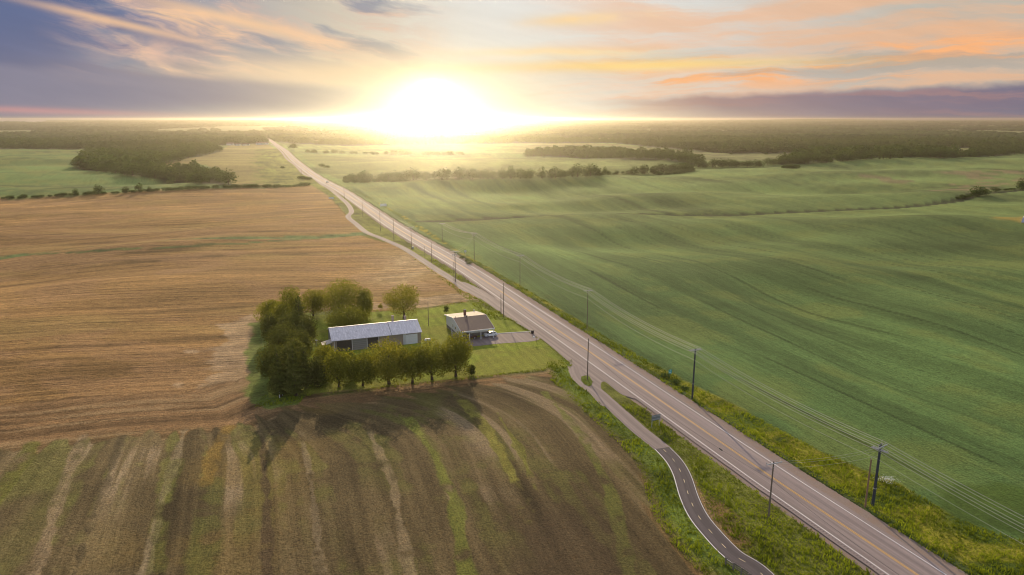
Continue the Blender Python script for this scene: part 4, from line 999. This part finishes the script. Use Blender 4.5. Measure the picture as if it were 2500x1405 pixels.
# ------------------------------------------------------------------ cars
def car(name, loc, rz, label, paint, style, sc=1.0):
    t = thing(name, loc, rz, label, 'car', sc=sc)
    if style == 'hatch':
        lo = [(-2.0,.28),(-2.05,.55),(-1.95,.86),(-1.3,.98),(1.75,1.0),(1.98,.90),(2.02,.55),(1.95,.28)]
        cab = [(-1.25,.96),(-.55,1.42),(-.1,1.52),(1.05,1.50),(1.55,1.30),(1.85,.98)]; wx = (-1.27, 1.27); L = 2.0
        gl = [(-1.0,1.02),(-.48,1.36),(-.1,1.43),(.95,1.42),(1.35,1.26),(1.50,1.02)]
    else:
        lo = [(-2.45,.42),(-2.5,.75),(-2.4,1.05),(-1.35,1.15),(2.5,1.13),(2.62,.9),(2.62,.42)]
        cab = [(-1.35,1.12),(-.75,1.72),(-.45,1.80),(2.1,1.80),(2.45,1.62),(2.58,1.12)]; wx = (-1.6, 1.65); L = 2.5
        gl = [(-1.1,1.2),(-.66,1.64),(-.4,1.70),(1.95,1.70),(2.2,1.58),(2.3,1.2)]
    MB().extrude(lo, -.86, .86, M[paint], .05).build('body', t, bevel=.07, smooth=False)
    MB().extrude(cab, -.80, .80, M[paint], .16).build('cabin', t, bevel=.05)
    for s in (-1, 1):
        mb = MB(); off = .80
        z0, z1 = cab[0][1], max(c[1] for c in cab)
        pts = [(x, s*(off-.16*(z-z0)/(z1-z0)+.015), z) for x, z in gl]; mb.poly(pts if s < 0 else pts[::-1], M['glass'])
        xm = .35; pz = [(xm-.05, gl[0][1]), (xm+.05, gl[0][1]), (xm+.05, max(g[1] for g in gl)), (xm-.05, max(g[1] for g in gl))]
        w = mb.build('side_window', t); m2 = MB(); pp = [(x, s*(off-.16*(z-z0)/(z1-z0)+.025), z) for x, z in pz]; m2.poly(pp if s < 0 else pp[::-1], M[paint]); m2.build('pillar', w)
    def slab(a, b, w, nm, m, d):
        (xa, za), (xb, zb) = a, b; mb = MB(); mb.poly([(xa+d[0], -w, za+d[1]), (xa+d[0], w, za+d[1]), (xb+d[0], w-.08, zb+d[1]), (xb+d[0], -w+.08, zb+d[1])][::-1] , m); mb.build(nm, t)
    slab((cab[0][0]+.12, cab[0][1]+.08), (cab[1][0]-.04, cab[1][1]-.04), .70, 'windscreen', M['glass'], (-.03, .02))
    slab((cab[-1][0]-.06, cab[-1][1]+.10), (cab[-2][0]+.02, cab[-2][1]-.04), .68, 'rear_window', M['glass'], (.03, .02))
    r = .31 if style == 'hatch' else .38
    for x in wx:
        for s in (-1, 1):
            w = MB().cyl((x, s*.66, r), (x, s*.89, r), r, r, M['tyre'], 20).build('wheel', t, smooth=False); MB().cyl((x, s*.885, r), (x, s*.905, r), r*.62, r*.58, M['rim'], 14).build('rim', w)
    f = lo[1][0]
    for s in (-1, 1):
        MB().box(f-.01, f+.12, s*.62-.14, s*.62+.14, .64, .80, M['galv']).build('headlight', t, bevel=.02)
        MB().box(lo[-2][0]-.10, lo[-2][0]+.012, s*.66-.10, s*.66+.10, .70, .90, M['orange']).build('taillight', t, bevel=.02)
        MB().box(cab[0][0]+.25, cab[0][0]+.42, s*.93-.08, s*.93+.08, 1.02, 1.15, M[paint]).build('wing_mirror', t, bevel=.03)
    return t
car('parked_car', hp(HL_-.6, 1.9, .06), HANG, 'white hatchback half under the right end of the carport', 'carwhite', 'hatch')
car('parked_car', hp(3.0, 1.7, .06), HANG+math.pi, 'dark red sport utility vehicle parked in the shade of the carport', 'carmaroon', 'suv', .95)
_c = P(799, 446.5); car('driving_car', (_c.x, _c.y, _c.z+.08), RANG+math.pi, 'tiny pale car driving on the far stretch of road', 'carwhite', 'hatch', 1.1)

# ------------------------------------------------------------------ small things round the farm
p = P(1300, 815.5); t = thing('wheelie_bin', (p.x, p.y, p.z+.03), HANG, 'dark wheelie bin standing at the mouth of the driveway', 'bin')
mb = MB(); mb.poly([(-.32,-.3,.08),(.32,-.3,.08),(.38,-.38,1.05),(-.38,-.38,1.05)], M['bin']); mb.poly([(.32,.3,.08),(-.32,.3,.08),(-.38,.38,1.05),(.38,.38,1.05)], M['bin'])
mb.poly([(.32,-.3,.08),(.32,.3,.08),(.38,.38,1.05),(.38,-.38,1.05)], M['bin']); mb.poly([(-.32,.3,.08),(-.32,-.3,.08),(-.38,-.38,1.05),(-.38,.38,1.05)], M['bin']); mb.poly([(-.32,-.3,.08),(-.32,.3,.08),(.32,.3,.08),(.32,-.3,.08)], M['bin']); mb.build('bin_body', t)
MB().box(-.42, .42, -.43, .42, 1.05, 1.13, M['black']).build('lid', t, bevel=.02)
for s in (-1, 1): MB().cyl((s*.36, .34, .13), (s*.44, .34, .13), .13, .13, M['tyre'], 12).build('wheel', t)
MB().bar((-.3, .48, 1.0), (.3, .48, 1.0), .05, .05, M['bin']).build('handle', t)
p = P(1309, 836); t = thing('mailbox', p, HANG, 'white mailbox on a dark post beside the driveway', 'mailbox')
MB().cyl((0,0,-.1), (0,0,2.0), .07, .06, M['old_wood'], 8).build('post', t); MB().bar((-.75,0,1.5), (.1,0,1.5), .07, .07, M['old_wood']).build('arm', t)
mb = MB(); mb.extrude([(-.95,1.54),(-.95,1.84),(-.88,1.95),(-.68,1.95),(-.61,1.84),(-.61,1.54)], -.30, .30, M['white']); mb.build('letter_box', t)
def sign(name, px, base, top, w, hh, rz, face, label, legs=1, round_=False, lab=None):
    p = P(px, base); h = pxh(px, base, top); t = thing(name, p, rz, label, 'sign')
    if legs == 1: MB().cyl((0,0,-.2), (0,0,h-.03), .04, .04, M['galv'], 8).build('post', t)
    else:
        for s in (-1, 1): MB().bar((s*w*.42, 0, -.2), (s*w*.42, 0, h-.02), .10, .10, M['galv']).build('post', t)
    mb = MB()
    if round_: mb.cyl((0,-.06,h-w/2), (0,-.10,h-w/2), w/2, w/2, M[face], 20)
    else: mb.box(-w/2, w/2, -.09, -.055, h-hh, h, M[face])
    pl = mb.build('panel', t)
    return t, pl, h
t, pl, h = sign('road_sign', 1600, 1042, 1013, 2.3, 1.25, HANG+.05, 'signgrey', 'grey back of a wide road sign on two posts between path and road', 2)
for z in (h-.28, h-.98): MB().box(-1.08, 1.08, -.13, -.093, z-.05, z+.05, M['galv']).build('rail', pl)
t, pl, h = sign('distance_marker', 1635, 921, 903, .95, 1.1, HANG, 'teal', 'small blue green marker plate on a thin post at the crop edge', 1)
MB().box(-.10, .25, -.10, -.093, h-.35, h-.2, M['white']).build('emblem', pl); MB().box(-.25, .2, -.10, -.093, h-.85, h-.62, M['white']).build('emblem', pl)
sign('round_sign', 1136, 626, 611, 1.2, 0, HANG, 'white', 'round white sign beside the verge shrubs on the field side', 1, True)
sign('billboard', 936, 506, 498, 5.0, 1.9, HANG, 'white', 'wide white board standing in the field verge right of the road', 2)
sign('billboard', 809, 487, 482, 4.2, 1.3, HANG, 'white', 'low white board at the brown field corner left of the road', 2)
sign('lamp_post', 773.5, 846, 830, .7, .3, 0, 'white', 'short post with a white panel left of the barn awning', 1)
for i, (px, b, tp, lb) in enumerate(((683, 972, 958, 'white post at the front left corner of the grove'), (690, 966, 950, 'pale grey post just right of the white corner post'), (726, 968, 948, 'thin grey post in front of the spruces'), (640, 780, 768, 'short dark post at the back left corner of the grove'))):
    p = P(px, b); m = M['white'] if i < 2 else M['wood_pole']; mb = MB(); hh = pxh(px, b, tp); mb.cyl((0,0,-.2), (0,0,hh), .10 if i < 2 else .07, .09 if i < 2 else .05, m, 8); mb.cyl((0,0,hh), (0,0,hh+.07), .11, .03, m, 8)
    o = mb.build('marker_post'); o.location = p; tag(o, lb, 'post', 'posts round the farm grove')
p = P(1044, 836); t = thing('gas_tank', p, HANG, 'small white gas tank on the grass right of the barn', 'gas tank')
mb = MB(); mb.cyl((-.7,0,.75), (.7,0,.75), .42, .42, M['white'], 14); mb.cyl((.7,0,.75), (.95,0,.75), .42, .2, M['white'], 14); mb.cyl((-.95,0,.75), (-.7,0,.75), .2, .42, M['white'], 14); mb.build('tank', t)
for s in (-.5, .5): MB().box(s-.08, s+.08, -.3, .3, -.05, .42, M['found']).build('foot', t)
# wooden rail fence by the bike path
A_ = P(1771, 1379); B_ = P(1832, 1420); t = thing('rail_fence', A_, math.atan2(B_.y-A_.y, B_.x-A_.x), 'grey wooden rail fence beside the bike path at the bottom edge', 'fence')
L = (B_-A_).length; nP = 6
for k in range(nP): x = L*1.6*k/(nP-1); MB().box(x-.09, x+.09, -.09, .09, -.3, 1.25, M['fence']).build('post', t)
for z in (.42, .76, 1.08): MB().box(-.15, L*1.6+.1, .092, .142, z-.085, z+.085, M['fence']).build('rail', t)
a_, b_ = P(1214, 815.5), P(1296, 810.5); o = MB(); o.bar(a_+Vector((0, 0, .06)), b_+Vector((0, 0, .06)), .18, .22, M['siding']); tag(o.build('driveway_kerb'), 'pale low kerb along the far side of the driveway', 'kerb')
a_, b_ = P(786, 838), P(740, 842); t = thing('yard_fence', a_, math.atan2(b_.y-a_.y, b_.x-a_.x), 'brown board fence left of the barn awning', 'fence')
L = (b_-a_).length
for k in range(4): MB().box(L*k/3-.06, L*k/3+.06, -.06, .06, -.2, 1.2, M['old_wood']).build('post', t)
for z in (.45, .95): MB().box(-.05, L+.05, .063, .10, z-.09, z+.09, M['old_wood']).build('rail', t)
# arch shelter at the far right
p = P(2500, 541); kk = (H-p.z)/(F*SP+(541-702.5)*CP); rad = 22*kk
t = thing('arch_shelter', (p.x+.9*rad*math.cos(R(-38)), p.y-.4*rad, p.z), R(-38), 'white fabric arch shelter at the right edge of the far crop', 'shelter')
mb = MB(); n = 18; Vs = []
for k in range(n+1):
    a = math.pi*k/n; Vs.append((-math.cos(a)*rad, math.sin(a)**.8*pxh(2500, 541, 517)))
for a, b in zip(Vs[:-1], Vs[1:]): mb.poly([(a[0],-7,a[1]),(b[0],-7,b[1]),(b[0],9,b[1]),(a[0],9,a[1])], M['tarp'])
mb.build('cover', t); mb = MB(); mb.poly([(a, -7.0, b) for a, b in Vs][::-1], M['tarp']); mb.build('end_wall', t)
MB().box(-1.8, 1.8, -7.08, -7.01, 0, 3.4, M['greydoor']).build('door', t)
# far farm buildings by the wood
def cottage(px, base, w, d, h, rz, label, wall='white', roof='roof_dark'):
    p = P(px, base); t = thing('farmhouse', p, rz, label, 'house', 'far buildings at the edge of the wood'); e = .4
    MB().box(-w/2, w/2, -d/2, d/2, -.5, h, M[wall]).build('wall', t)
    mb = MB(); rz_ = h+d*.32
    for s in (-1, 1):
        v = [(-w/2-e, s*(d/2+e), h-.25), (w/2+e, s*(d/2+e), h-.25), (w/2+e, 0, rz_), (-w/2-e, 0, rz_)]; mb.poly(v if s < 0 else v[::-1], M[roof])
    mb.build('roof', t); mb = MB()
    for x in (-w/2, w/2): mb.poly([(x, -d/2, h), (x, d/2, h), (x, 0, rz_-.15)], M[wall])
    mb.build('gable', t)
    for x in (-w*.28, w*.25): MB().box(x-.7, x+.7, -d/2-.05, -d/2-.003, h*.4, h*.75, M['glass']).build('window', t)
    return t
for q in ((562, 355, 16, 9, 4.0, .2, 'white far building, leftmost by the wood edge'), (580, 356, 12, 8, 3.6, .1, 'second low pale building from the left by the wood edge'), (596, 356, 9, 7, 3.2, .2, 'small pale shed in the middle of the far buildings'),
          (606, 355.5, 6, 6, 3.6, .2, 'tiny white shed right of the middle of the far buildings'), (634, 354, 18, 9, 4.2, .35, 'long white far building next to the road bend'), (650, 353, 11, 8, 4.0, .3, 'rightmost white far building at the road')): cottage(*q)

# ------------------------------------------------------------------ trees and hedges in the middle distance
def variant(kind, n, ls, seed, lobes=11, flat=.5):
    rng = np.random.default_rng(seed); c0 = .08
    pts, nr = crown_points(kind, n, rng, 1.0, 1.06 if kind != 'spruce' else 1.0, 0.0, lobes); V, Q = leaf_quads(pts, nr, ls, rng, flat)
    tint = np.repeat(rng.random(n)*.5+.5*LOBE[0], 4); me = np_mesh('tree_'+kind, V, Q, [M['farleaf'], M['bark']], tint=tint, link=False)
    # trunk as extra faces
    import bmesh
    bm = bmesh.new(); bm.from_mesh(me); ring = []
    for z, r in ((-.03, .03), (.5, .015)):
        ring.append([bm.verts.new((math.cos(a)*r, math.sin(a)*r, z)) for a in [k*math.pi/3 for k in range(6)]])
    for k in range(6): bm.faces.new((ring[0][k], ring[0][(k+1) % 6], ring[1][(k+1) % 6], ring[1][k])).material_index = 1
    bm.to_mesh(me); bm.free(); return me
VR = [variant('round', 620, .085, 100+k, 9+k) for k in range(5)]; VC = [variant('column', 480, .09, 120+k, 8) for k in range(2)]
VB = [variant('bush', 420, .11, 130+k, 7) for k in range(3)]; VS = [variant('spruce', 520, .085, 140+k) for k in range(2)]
MIDN = [0]
def mid(px, base, h, kind, label, group, wf=1.0, cat='tree', name=None, x=None, y=None):
    if x is None: p = P(px, base)
    else: p = Vector((x, y, Tz(x, y)))
    pool = {'r': VR, 'c': VC, 'b': VB, 's': VS}[kind]; me = random.choice(pool)
    o = bpy.data.objects.new(name or {'r': 'broadleaf_tree', 'c': 'poplar_tree', 'b': 'bush', 's': 'conifer_tree'}[kind], me); C.objects.link(o)
    w = h*{'r': 1.5, 'c': .95, 'b': 2.6, 's': .55}[kind]*wf
    o.location = p; o.scale = (w, w, h); o.rotation_euler.z = random.random()*6.28; tag(o, label, cat, group); MIDN[0] += 1; return o
def line_of(pts, n, hs, kinds, label, group, jit=4, **k):
    pts = np.array(pts, float); L = np.concatenate([[0], np.cumsum(np.linalg.norm(np.diff(pts, axis=0), axis=1))])
    for i in range(n):
        t = L[-1]*(i+.5+random.uniform(-.35, .35))/n; px = np.interp(t, L, pts[:, 0]); py = np.interp(t, L, pts[:, 1])
        mid(px+random.uniform(-1, 1)*jit, py+random.uniform(-.35, .35)*jit*.4, random.uniform(*hs), random.choice(kinds), label, group, **k)
# misty treeline right of the road
line_of([(842,446),(870,444),(1000,441),(1150,438),(1262,436)], 34, (7, 13), 'rrc', 'hazy tree in the sunlit line across the middle of the fields', 'hazy treeline beyond the pale green crest', 6)
line_of([(840,447),(1000,444)], 12, (3, 4.5), 'b', 'low hazy bush under the left end of the sunlit treeline', 'bushes under the hazy treeline', 4, cat='bush')
line_of([(1266,437),(1340,436),(1430,431),(1500,427)], 17, (6, 13), 'rcr', 'tree in the clearer right half of the line across the middle of the fields', 'treeline right of the glare', 5)
line_of([(1430,431),(1545,424)], 12, (3, 6), 'rb', 'small bushy tree at the thinning end of the treeline', 'treeline right of the glare', 5)
line_of([(1555,427),(1590,426),(1640,422),(1692,416)], 15, (8, 13), 'rr', 'dense rounded tree in the clump at the right end of the crest', 'clump at the end of the treeline', 7)
line_of([(1600,429),(1655,424),(1692,418)], 9, (3.5, 5), 'b', 'low bush along the front of the clump', 'bushes in front of the clump', 3, cat='bush')
line_of([(1700,409),(1730,410),(1860,408)], 15, (9, 14), 'rr', 'large round tree bordering the green field right of the clump', 'round trees on the field border', 5)
line_of([(1908,411),(1950,412)], 6, (3.5, 5), 'b', 'bush in the short isolated hedge in the green field', 'isolated field hedge', 2, cat='bush')
line_of([(1868,404),(1990,399),(2120,390),(2212,386)], 26, (9, 14), 'rrrs', 'tree on the front edge of the right hand forest', 'front row of the right hand forest', 4)
line_of([(2215,385),(2300,386),(2395,384),(2500,376)], 20, (8, 14), 'rrr', 'tree in the front row near the right edge of the forest', 'front row of the right hand forest', 4)
line_of([(1280,383),(1380,382),(1480,386),(1640,392),(1700,400)], 26, (9, 15), 'rrc', 'tree in the wooded band behind the middle green field', 'wooded band', 5)
# left side
line_of([(195,411),(240,419),(300,426),(360,433),(430,441),(500,449)], 24, (8, 15), 'rrr', 'rounded tree on the near edge of the left wood', 'near edge of the left wood', 6)
line_of([(430,424),(470,427),(520,440),(552,450),(566,453)], 12, (8, 15), 'rrc', 'tree in the pointed tongue of the left wood', 'tongue of the left wood', 5)
line_of([(360,408),(440,394),(450,388),(536,371)], 16, (10, 15), 'rc', 'tall tree on the meadow side of the left wood', 'meadow side of the left wood', 4)
line_of([(565,459),(640,459),(700,458),(755,454)], 18, (2.2, 4), 'b', 'low hedge bush between brown field and meadow', 'hedge along the brown field', 3, cat='bush')
line_of([(0,487),(60,484),(200,477),(340,470),(480,462),(565,459)], 40, (1.8, 3.4), 'b', 'low hedge bush along the far edge of the brown field', 'hedge along the brown field', 3, cat='bush')
mid(186, 477, 6.2, 'c', 'slim dark tree in the hedge, left of the heart shaped one', None)
mid(241, 476, 8.2, 'r', 'largest single tree in the left hedge, heart shaped crown', None, .8)
mid(308, 471, 5.2, 'r', 'small tree right of the heart shaped tree', None)
mid(341, 470, 8.8, 'c', 'tall narrow tree in the hedge near the wood tongue', None)
mid(366, 469, 5.0, 'c', 'short narrow tree right of the tall one in the hedge', None)
line_of([(728,438),(760,440)], 6, (3, 5.5), 'bb', 'rounded bush beside the far path', 'bushes beside the far path', 5, cat='bush')
mid(716, 363, 12, 'r', 'round sunlit tree at the far bend right of the road', None, 1.5)
line_of([(740,374),(1000,380),(1130,381)], 22, (5, 9), 'rb', 'tree of the glowing hedge beyond the middle green field', 'hedge lost in the glare', 4)
mid(785, 408, 5, 'b', 'lone bush in the glowing green field', None, cat='bush'); mid(799, 411, 4, 'b', 'smaller lone bush in the glowing green field', None, cat='bush')
mid(690, 412, 3.5, 'b', 'single shrub by the far path', None, cat='bush')
# right edge
mid(2390, 479, 9.0, 'r', 'big dark bush cluster at the end of the ditch', None, 1.15, name='thicket_tree'); mid(2404, 477, 6.5, 'r', 'dark tree joined to the right of the big bush cluster', None, 1.1)
mid(2380, 480, 6.0, 'b', 'olive bush joined to the left of the big bush cluster', None, .8, cat='bush'); mid(2431, 468, 4.2, 'b', 'single round bush right of the big cluster', None, .9, cat='bush')
mid(2492, 464, 11.5, 'c', 'tall olive tree at the right picture edge', None, 1.0); mid(2502, 464, 10, 'r', 'dark tree cut by the right picture edge', None)
line_of([(2340,487),(2368,481)], 6, (2.2, 3.2), 'b', 'grey green scrub at the ditch end', 'scrub at the ditch end', 3, cat='bush')
line_of([(2440,466),(2480,464)], 5, (1.5, 2.2), 'b', 'low scrub along the far ditch', 'scrub at the ditch end', 2, cat='bush')
for q in ((1785, 378, 4), (1870, 379, 5), (1930, 381, 6), (1960, 384, 5), (2262, 372, 6), (2276, 374, 9), (2305, 383, 12), (2325, 384, 9)):
    mid(q[0], q[1], q[2], 'r', 'scattered tree in the forest clearing', 'trees in the forest clearings', 1.2)

# forest : everything farther, as one mass
def build_forest():
    rng = np.random.default_rng(5); X = []; Y = []; HS = []
    def scatter(n, y0, y1):
        rr = np.sqrt(rng.random(n)*(y1*y1-y0*y0)+y0*y0); az = R(1)*(rng.random(n)*82-41); return rr*np.sin(az), rr*np.cos(az)
    def inforest(x, y):
        m = np.zeros(x.shape, bool)
        for PL in FORESTS: m |= inside(x, y, PL)
        r = np.hypot(x, y); m |= r > 2150
        d, s, al = pdist(x, y, ROAD[::3]); m &= ~(d < 14)
        for PL in (CLR, CLR2, TANF, BACKR): m &= ~(sdist(x, y, PL) > -8)
        return m
    out = []
    # near part : leafy crowns
    x, y = scatter(30000, 850, 2500); m = inforest(x, y) & ((GAP(x, y) < .66) | (np.hypot(x, y) < 2150)); x, y = x[m], y[m]
    keep = rng.random(len(x)) < .62*np.clip(1.2-(np.hypot(x, y)-900)/3600, .5, 1); x, y = x[keep], y[keep]
    base = []; vs = [(v, 'r') for v in VR]; n = 150
    Vv, Tt = [], []
    for k in range(10):
        pts, nr = crown_points('round' if k < 8 else 'column', n, rng, 1.0, 1.05, 0, 7); V, Q = leaf_quads(pts, nr, .19, rng, .6); Vv.append(V); Tt.append(np.repeat(rng.random(n)*.5, 4))
    idx = rng.integers(0, 10, len(x)); h = 6+9*rng.random(len(x))+14*(fbm(x/130, y/130, 77, 2)-.35); w = h*(.85+.5*rng.random(len(x))); z = T(x, y); tn = rng.random(len(x))*.35+1.1*(fbm(x/300, y/150, 231, 3)-.38)
    allV, allT = [], []
    for k in range(10):
        s = np.where(idx == k)[0]; V = Vv[k][None]*np.stack([w[s], w[s], h[s]], 1)[:, None]+np.stack([x[s], y[s], z[s]], 1)[:, None]
        allV.append(V.reshape(-1, 3)); allT.append((Tt[k][None]+tn[s][:, None]).ravel())
    V = np.concatenate(allV); t = np.concatenate(allT); Q = np.arange(len(V)).reshape(-1, 4)
    print('forest near crowns', len(x))
    o = np_mesh('forest', V, Q, [M['farleaf']], tint=t); tag(o, 'dark woodland covering the plain up to the horizon', 'forest', kind='stuff')
    # far part : lumpy domes
    ph = (1+5**.5)/2; iv = np.array([(-1,ph,0),(1,ph,0),(-1,-ph,0),(1,-ph,0),(0,-1,ph),(0,1,ph),(0,-1,-ph),(0,1,-ph),(ph,0,-1),(ph,0,1),(-ph,0,-1),(-ph,0,1)])/math.sqrt(1+ph*ph)
    it = np.array([(0,11,5),(0,5,1),(0,1,7),(0,7,10),(0,10,11),(1,5,9),(5,11,4),(11,10,2),(10,7,6),(7,1,8),(3,9,4),(3,4,2),(3,2,6),(3,6,8),(3,8,9),(4,9,5),(2,4,11),(6,2,10),(8,6,7),(9,8,1)])
    VV, QQ, TT = [], [], []; o0 = 0
    for (a, b, num, w0, hh) in ((2300, 3800, 13000, 24, 15), (3800, 6000, 11000, 38, 17), (6000, 9300, 12000, 60, 20)):
        x, y = scatter(num, a, b); m = inforest(x, y) & (GAP(x, y) < .66); x, y = x[m], y[m]; n = len(x)
        J = iv[None]*(1+.55*(rng.random((n, 12, 1))-.5)); ww = w0*(.5+.9*rng.random(n)); h = hh*(.5+.5*rng.random(n)+1.2*(fbm(x/350, y/200, 241, 2)-.4))
        r = np.hypot(x, y); z = RISE(r)
        V = J*np.stack([ww, ww, h], 1)[:, None]*.62+np.stack([x, y, z+h*.30], 1)[:, None]
        VV.append(V.reshape(-1, 3)); QQ.append((it[None]+(np.arange(n)*12)[:, None, None]).reshape(-1, 3)+o0); TT.append(np.repeat(np.clip(rng.random(n)*.4+1.3*(fbm(x/420, y/210, 231, 3)-.35), 0, 1), 12)); o0 += n*12
    o = np_mesh('distant_forest', np.concatenate(VV), np.concatenate(QQ), [M['farleaf']], tint=np.concatenate(TT)); tag(o, 'hazy distant woodland reaching the skyline', 'forest', kind='stuff')
build_forest()
def build_hills():
    mb = []; n = 160; V = []; x = np.linspace(-6000, 7200, n)
    for row, (y, f) in enumerate(((9000, 0), (9200, .7), (9350, 1.0), (9550, .8))):
        prof = 40+12*fbm(x/1300, x*0+2, 303, 3)+15*np.exp(-((x-3900)/800.)**2); V.append(np.stack([x, x*0+y, -25+f*(prof+25)], 1))
    V = np.concatenate(V); Q = []
    for k in range(3):
        i = np.arange(n-1); Q.append(np.stack([k*n+i, k*n+i+1, (k+1)*n+i+1, (k+1)*n+i], 1))
    o = np_mesh('hills', V, np.concatenate(Q), [M['farleaf']], tint=np.full(len(V), .3), smooth=True); tag(o, kind='structure')
build_hills()

# ------------------------------------------------------------------ verge grass
def build_tufts():
    rng = np.random.default_rng(9)
    def region(n, x0, x1, y0, y1): return x0+(x1-x0)*rng.random(n), y0+(y1-y0)*rng.random(n)
    X, Y, Sz, Tn = [], [], [], []
    x, y = region(260000, -60, 95, 60, 330); d, sg, al = pdist(x, y, ROADC); lat = d*sg
    dp, sp_, _ = pdist(x, y, PATHN); r = np.hypot(x, y)
    dens = np.clip(1.15-r/330, .12, 1)
    vr = (sdist(x, y, VERGR) > 0) & (lat > 6.9)
    layby = poly0([(1108,690),(1135,688),(1200,720),(1400,856),(1560,972),(1500,990),(1440,966),(1396,930),(1390,893),(1300,812),(1196,747),(1125,708)])
    between = (lat < -6.0) & (lat > -40) & (sp_ > 0) & (dp > 2.2) & (y < 175) & ~inside(x, y, layby)
    dF, _, _ = pdist(x, y, PATHF); bt2 = (lat < -6.0) & (lat > -16) & (y > 225) & (dF > 2.4) & ~inside(x, y, layby)
    outer = (sp_ < 0) & (dp > 2.1) & (dp < 7.5) & (y < 185) & (lat < -6)
    isl = inside(x, y, poly0([(1420,920),(1436,918),(1446,934),(1441,944),(1428,940),(1419,930)]))
    edge = (np.abs(sdist(x, y, LOTP)+.6) < .7) & (lat < -9)
    wood = (sdist(x, y, LOTP) > -5) & (sdist(x, y, LOTP) < -.2) & (x < -50)
    m = ((vr | between | bt2) & (rng.random(len(x)) < dens)) | (outer & (rng.random(len(x)) < dens*.7)) | isl | (edge & (rng.random(len(x)) < .5)) | (wood & (rng.random(len(x)) < .6))
    x, y, r = x[m], y[m], r[m]; n = len(x); print('tufts', n)
    pat = fbm(x/3.5, y/3.5, 401, 3); h = (.22+.55*rng.random(n)*sstep(pat, .35, .65))*np.where(edge[m], .7, 1.0); z = T(x, y)
    B = 4; cx = np.repeat(x, B)+rng.normal(size=n*B)*.16; cy = np.repeat(y, B)+rng.normal(size=n*B)*.16; hh = np.repeat(h, B)*(.7+.6*rng.random(n*B)); zz = np.repeat(z, B)-.03
    a = rng.random(n*B)*6.28; w = .055+.05*rng.random(n*B); lean = rng.normal(size=(n*B, 2))*.22*hh[:, None]
    p0 = np.stack([cx-np.cos(a)*w, cy-np.sin(a)*w, zz], 1); p1 = np.stack([cx+np.cos(a)*w, cy+np.sin(a)*w, zz], 1); p2 = np.stack([cx+lean[:, 0], cy+lean[:, 1], zz+hh], 1)
    V = np.stack([p0, p1, p2], 1).reshape(-1, 3); Q = np.arange(3*n*B).reshape(-1, 3)
    tint = np.clip(.15+.75*sstep(fbm(x/6, y/6, 411, 3), .38, .62)+.2*rng.normal(size=n), 0, 1); o = np_mesh('roadside_grass', V, Q, [M['tuft']], tint=np.repeat(tint, B*3))
    tag(o, 'tall green and yellow grass along the road and bike path', 'grass', kind='stuff')
build_tufts()
# shrubs along the verge
for q in ((1650, 938, 1.3, 1.0), (1622, 922, 1.2, 1.1), (1672, 952, 1.1, 1.0)): mid(q[0], q[1], q[2], 'b', 'pale leafy shrub in the verge before the dark pole with double crossarm', 'verge shrubs', q[3], cat='shrub')
for q in ((1140, 640), (1128, 632), (1146, 645)): mid(q[0], q[1], 1.4, 'b', 'dark shrub under the round white sign', 'shrubs under the round sign', 1.0, cat='shrub')
rng = np.random.default_rng(3); p = P(2166, 1180); pts = rng.normal(size=(260, 3))*[1.0, .55, .22]+[p.x, p.y, p.z+.75]
V, Q = leaf_quads(pts, np.tile([0, 0, 1.], (260, 1)), .17, rng, .8); o = np_mesh('wildflowers', V, Q, [M['whiteflower']]); tag(o, 'clump of white flowers in the grass right of the thick dark pole', 'flowers')

# ------------------------------------------------------------------ haze
def _haze(nt):
    v = nt.nodes.new('ShaderNodeVolumePrincipled'); v.inputs['Color'].default_value = (1.0, .88, .68, 1); v.inputs['Density'].default_value = 1.15e-4
    v.inputs['Anisotropy'].default_value = .90; return v.outputs[0]
m = bpy.data.materials.new('haze_air'); m.use_nodes = True; m.node_tree.nodes.clear(); N.nt = m.node_tree
_o = m.node_tree.nodes.new('ShaderNodeOutputMaterial'); m.node_tree.links.new(_haze(m.node_tree), _o.inputs['Volume'])
mb = MB(); mb.box(-7600, 7600, -3400, 9900, -20, 72, m); o = mb.build('haze'); tag(o, 'warm evening haze over the plain', 'haze', kind='stuff')
